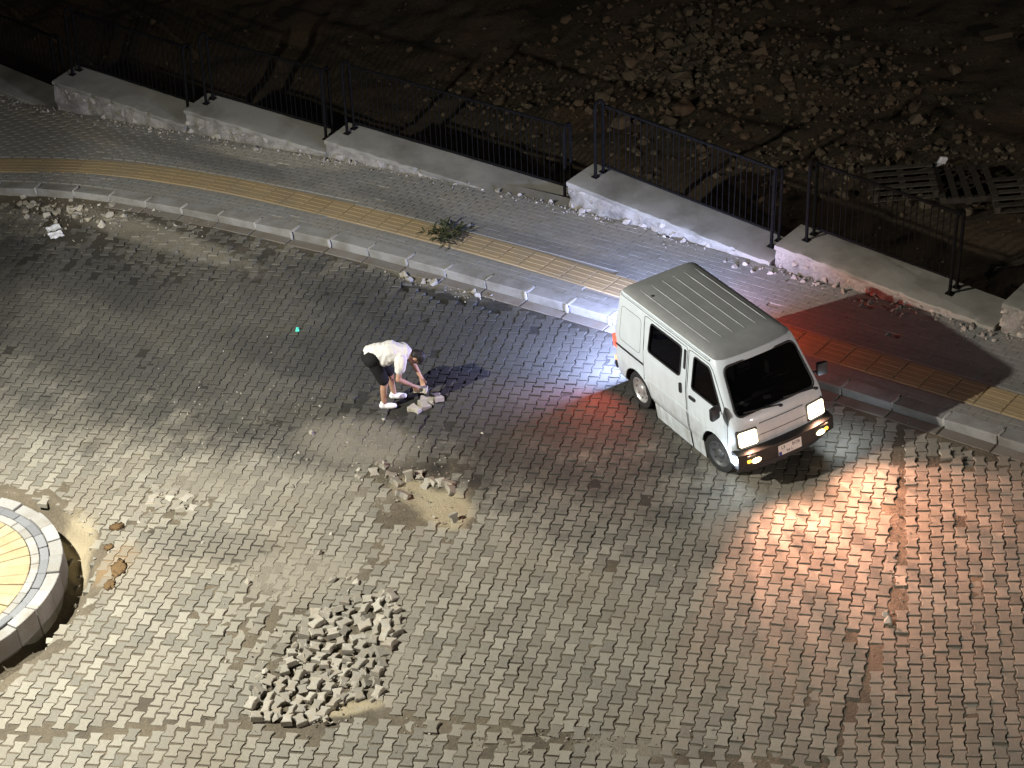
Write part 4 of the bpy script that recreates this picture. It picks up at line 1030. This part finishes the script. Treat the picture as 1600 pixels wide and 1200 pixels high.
shorts = remeshed(b, .012, cloth_k, 'shorts', 4); link('shorts', shorts, per)
b = bmesh.new(); ellipsoid(b, HD + hr @ Vector((-.028, 0, .042)), (.098, .088, .102), hr); ellipsoid(b, HD + hr @ Vector((-.05, 0, -.01)), (.075, .08, .09), hr); ellipsoid(b, HD + hr @ Vector((.05, 0, .085)), (.05, .07, .04), hr)
hair = remeshed(b, .009, hairm, 'hair', 2)
for v in hair.vertices: v.co += Vector(v.normal) * .008 * mnoise.noise(v.co * 40)
link('hair', hair, per)
for A_ in (RA, LA):
    b = bmesh.new(); capsule(b, A_ + Vector((-.035, 0, -.045)), A_ + Vector((.15, 0, -.058)), .047, .04); capsule(b, A_ + Vector((-.015, 0, -.03)), A_ + Vector((-.015, 0, .0)), .046, .044); capsule(b, A_ + Vector((.05, 0, -.05)), A_ + Vector((.12, 0, -.06)), .05, .046)
    me = remeshed(b, .009, shoe_m, 'shoe', 3)
    for v in me.vertices: v.co.z = max(v.co.z, .002)
    link('shoe', me, per)
PL = [paver_mesh('loose_paver', M['loose'], 50 + i, .075, 1.4 + .5 * i) for i in range(6)]
hp = link('held_paver', PL[0]); hp.matrix_world = T((PP.x, PP.y, .0), -.12, 0, 0, .94) @ T((.545, -.005, .262), 1.5, .1, .25); tag(hp, 'grey paver held between the hands of the bending person', 'paver')

# ------------------------------------------------------------------ loose pavers, stones, litter
def loose(u, v, z=0, rz=None, rx=0, ry=0, sc=1, lab='', group=None, kind='loose_paver'):
    p = U(u, v); zz = SZ(p.x, p.y)
    o = link(kind, random.choice(PL)); o.matrix_world = T((p.x, p.y, zz + z), rz if rz is not None else random.uniform(0, PI), rx, ry, sc)
    return tag(o, lab, 'paver', group)
poly = [(548, 935), (618, 930), (622, 985), (600, 1030), (592, 1085), (540, 1092), (485, 1128), (385, 1122), (395, 1085), (440, 1050), (468, 990), (500, 950)]
def inpoly(x, y):
    c = False; j = len(poly) - 1
    for i in range(len(poly)):
        if (poly[i][1] > y) != (poly[j][1] > y) and x < (poly[j][0] - poly[i][0]) * (y - poly[i][1]) / (poly[j][1] - poly[i][1]) + poly[i][0]: c = not c
        j = i
    return c
pts = []
for _ in range(6000):
    x, y = random.uniform(380, 625), random.uniform(928, 1130)
    if inpoly(x, y) and all(((x - a) / 16.0) ** 2 + ((y - b_) / 13.0) ** 2 > 1 for a, b_ in pts): pts.append((x, y))
for x, y in pts:
    ed = random.random()
    loose(x, y, random.uniform(.045, .08), random.gauss(-.32, .45), random.gauss(0, .24), random.gauss(0, .24), random.uniform(.72, 1), ('dislodged paver at the upper tip of the loose paver heap' if y < 965 else 'dislodged paver along the bottom left edge of the loose paver heap' if x < 455 else 'dislodged paver along the right edge of the loose paver heap' if x > 570 else 'dislodged paver at the lower end of the loose paver heap' if y > 1085 else 'dislodged paver in the middle of the loose paver heap'), 'pavers in the loose heap')
for (u, v, z, rz, rx, ry) in [(640, 748, .07, .25, 1.3, 0), (655, 742, .05, .1, .3, .1), (665, 757, .05, -.6, .5, .3), (678, 752, .06, .8, .2, .4), (632, 772, .05, 1.2, .3, .5), (712, 816, .05, .5, 1.2, 0), (708, 768, .05, .3, .2, .5), (600, 727, .05, 1, .5, .2), (690, 755, .04, .2, .2, .1), (622, 752, .05, .7, .2, .3), (612, 742, .04, 1.4, .3, .1), (702, 756, .05, 1.0, .1, .4), (585, 738, .03, .2, .2, .2)]:
    loose(u, v, z, rz, rx, ry, random.uniform(.75, 1), 'dislodged paver lying in the yellow sand hollow between person and heap', 'pavers in the sand hollow')
for (u, v, z, rz, rx, ry) in [(664, 634, .08, .3, .1, .15), (650, 640, .07, .9, .1, .1), (684, 622, .08, .35, -.15, .2), (668, 627, .08, 1.4, .1, 0)]:
    loose(u, v, z, rz, rx, ry, 1, 'pulled-up pale paver lying in front of the bending person', 'pavers at the feet of the person')
for (u, v) in [(243, 775), (252, 768), (262, 782), (270, 770), (247, 790), (282, 792), (292, 778), (300, 795), (236, 783)]:
    loose(u, v, random.uniform(.012, .03), random.gauss(-.33, .3), random.gauss(0, .12), random.gauss(0, .12), random.uniform(.85, 1), 'loosened paver lifted out of line in the broken patch right of the island', 'pavers in the broken patch')
CHK = [rockmesh('broken_stone', M['loose'], .085, 200 + i, 14, .6) for i in range(6)]
def chunk(u, v, s, lab, grp):
    p = U(u, v); zz = SZ(p.x, p.y); o = link('broken_stone', random.choice(CHK))
    o.matrix_world = T((p.x, p.y, zz + .03 * s), random.uniform(0, 6), random.uniform(-.7, .7), random.uniform(-.7, .7), s); tag(o, lab, 'stone', grp)
for _ in range(46):
    t = random.random(); chunk(30 + 160 * t + random.gauss(0, 8), 318 + 24 * t + random.gauss(0, 9), random.uniform(.5, 1.25), 'broken stone in the rubble along the kerb at upper left', 'broken stones along the kerb')
for u, v in [(636, 432), (640, 437), (672, 440), (678, 442), (740, 455), (745, 462), (630, 430), (662, 440)]: chunk(u, v, random.uniform(.5, 1.1), 'broken stone in the kerbside gap above the bending person', 'stones in the kerbside gap')
for u, v, s in [(560, 735, .6), (557, 745, .55), (600, 727, .9), (563, 748, .5), (488, 678, .8), (374, 722, .45), (480, 718, .4), (458, 760, .5), (500, 866, .6), (520, 908, .8), (557, 912, .8), (595, 940, .9), (608, 938, 1.0), (612, 950, .9), (545, 905, .6), (600, 655, .6), (387, 912, .8), (517, 836, .45), (432, 985, .5), (1388, 972, .9), (1384, 962, .7), (602, 955, .7)]:
    chunk(u, v, s, 'small stone lying loose on the paved road', 'small stones on the road')
for _ in range(40): chunk(random.gauss(500, 55), random.gauss(1070, 36), random.uniform(.45, 1.05), 'stone fragment between the tilted pavers of the loose heap', 'fragments in the loose heap')
for u, v, s in [(75, 985, 1.3), (85, 975, .8), (105, 865, .9), (118, 880, .6), (60, 1005, .7), (62, 820, .8), (40, 808, .9), (20, 790, .7), (115, 900, .8), (110, 925, .6)]:
    chunk(u, v, s, 'broken stone in the trench around the round island', 'stones around the island')
# fine grit
GR = [rockmesh('grit', M['loose'], .02, 300 + i, 10, .7) for i in range(5)]; gr = []
def grit(u, v, n, su, sv, s0=.5):
    for _ in range(n):
        uu, vv = random.gauss(u, su), random.gauss(v, sv); p = U(uu, vv)
        if not road_side(np.array(p.x), np.array(p.y), .02) or math.hypot(p.x - ISL.x, p.y - ISL.y) < ISL_R + .36: continue
        zz = max(SZ(p.x, p.y), UZ(p.x, p.y) - .004)
        gr.append((random.randrange(5), T((p.x, p.y, zz + .004), random.uniform(0, 6), random.uniform(0, 6), 0, random.lognormvariate(math.log(s0), .5))))
for a in [(500, 1060, 260, 60, 40, .7), (650, 775, 220, 50, 35), (560, 720, 160, 60, 35), (120, 335, 260, 90, 14, .8), (470, 905, 160, 50, 25), (280, 785, 160, 60, 35), (110, 900, 160, 22, 60, .8), (640, 435, 60, 25, 6), (740, 460, 60, 25, 6), (900, 1155, 160, 120, 14), (1405, 850, 120, 10, 110), (420, 640, 160, 140, 50), (300, 350, 120, 150, 18), (800, 900, 200, 400, 160, .4), (70, 830, 80, 40, 30)]: grit(*a)
tag(link('grit', join_instances('grit', [vf(m) for m in GR], gr, M['loose'])), 'fine stone grit scattered over the paved road', 'grit', kind='stuff')
# rubble at the foot of the wall
db = []
for _ in range(700):
    s = random.uniform(-16, 8); d = abs(random.gauss(0, .12)); 
    if -2 < s < 1 and random.random() < .5: continue
    x, y = xy(s, at(L_WALL, s) - .03 - d); db.append((random.randrange(5), T((x, y, .122), random.uniform(0, 6), random.uniform(0, 6), 0, random.lognormvariate(.1, .55))))
tag(link('wall_debris', join_instances('wall_debris', [vf(m) for m in GR], db, M['stone'])), 'crumbled render debris along the foot of the low wall', 'debris', kind='stuff')
# brown clumps
for u, v, rx, ry, lab in [(183, 824, .09, .05, 'small brown clump uppermost of the brown spots right of the island'), (170, 856, .06, .04, 'small dark brown clump between the other brown spots right of the island'), (186, 888, .09, .10, 'largest brown smear on the pavers right of the island'), (172, 915, .07, .06, 'brown clump lowest of the brown spots right of the island')]:
    p = U(u, v); bm = bmesh.new(); bmesh.ops.create_icosphere(bm, subdivisions=3, radius=1)
    for q in bm.verts:
        k = 1 + .7 * mnoise.noise(q.co * 2.3 + Vector((u, v, 0))) + .45 * mnoise.noise(q.co * 6 + Vector((u, v, 0))); q.co = Vector((q.co.x * rx * k, q.co.y * ry * k * 1.6, max(q.co.z, -.2) * .012 * k))
    o = link('brown_clump', mesh_bm('brown_clump', bm, M['brown'], True, None)); o.location = (p.x, p.y, UZ(p.x, p.y) + .006); tag(o, lab, 'clump', 'brown clumps by the island')
# green glass shard, white litter
shard = mat_plain('green_glass', (.12, .85, .55), .08, 0, .8, .1, 10); _n = shard.node_tree.nodes['Principled BSDF']
p = U(465, 518); o = link('glass_shard', rockmesh('glass_shard', shard, .055, 77, 9, .8)); o.matrix_world = T((p.x, p.y, .035), 1, .6, .5); tag(o, 'bright green glass shard glinting on the road left of the person', 'glass')
for u, v, lab in [(84, 361, 'upper white paper scrap below the kerb rubble at upper left'), (88, 371, 'lower white paper scrap below the kerb rubble at upper left')]:
    p = U(u, v); bm = bmesh.new(); bmesh.ops.create_grid(bm, x_segments=6, y_segments=4, size=.5)
    for q in bm.verts: q.co = Vector((q.co.x * .24, q.co.y * .16, .04 + .035 * mnoise.noise(q.co * 5 + Vector((v, 0, 0)))))
    bmesh.ops.solidify(bm, geom=bm.faces, thickness=.004)
    o = link('paper_scrap', mesh_bm('paper_scrap', bm, M['white_litter'])); o.matrix_world = T((p.x, p.y, .02), .5, .2, .1); tag(o, lab, 'litter', 'paper scraps')
# weed growing between pavement and yellow strip
def leafmesh(L_, w_, seed):
    bm = bmesh.new(); rr = random.Random(seed); rows = []
    for i in range(5):
        t = i / 4; wd = w_ * math.sin(PI * min(.97, t * .85 + .12)); rows.append([bm.verts.new((L_ * t, y * wd, .05 * math.sin(t * 2.6) * L_ * 4 + abs(y) * .1 * wd)) for y in (-.5, 0, .5)])
    for a, b in zip(rows, rows[1:]):
        for k in range(2): bm.faces.new((a[k], a[k + 1], b[k + 1], b[k]))
    return mesh_bm('leaf', bm, M['weed'])
p = U(697, 372, .12); wd_ = tag(empty('weed', (p.x, p.y, .12)), 'flattened green weed growing across the yellow tile strip', 'weed')
LM = [leafmesh(.16, .035, i) for i in range(3)]
for k in range(26):
    a = random.uniform(0, 2 * PI); ln = random.uniform(.12, .5)
    tip = Vector((math.cos(a) * ln, math.sin(a) * ln * .8, random.uniform(.02, .16)))
    stm = link('stem', mesh_bm('stem', tube_bm([(0, 0, 0), tip * .5 + Vector((0, 0, .05)), tip], [.004, .003, .002], 5), M['weed']), wd_)
    for j in range(6): link('leaf', random.choice(LM), stm, T(tip * random.uniform(.3, 1) + Vector((0, 0, .03)), a + random.uniform(-1.3, 1.3), random.uniform(-.4, .4), random.uniform(-.5, .2), random.uniform(.5, 1.1)))
print('pavers', len(items), 'bricks', len(bricks), 'loose', len(pts))
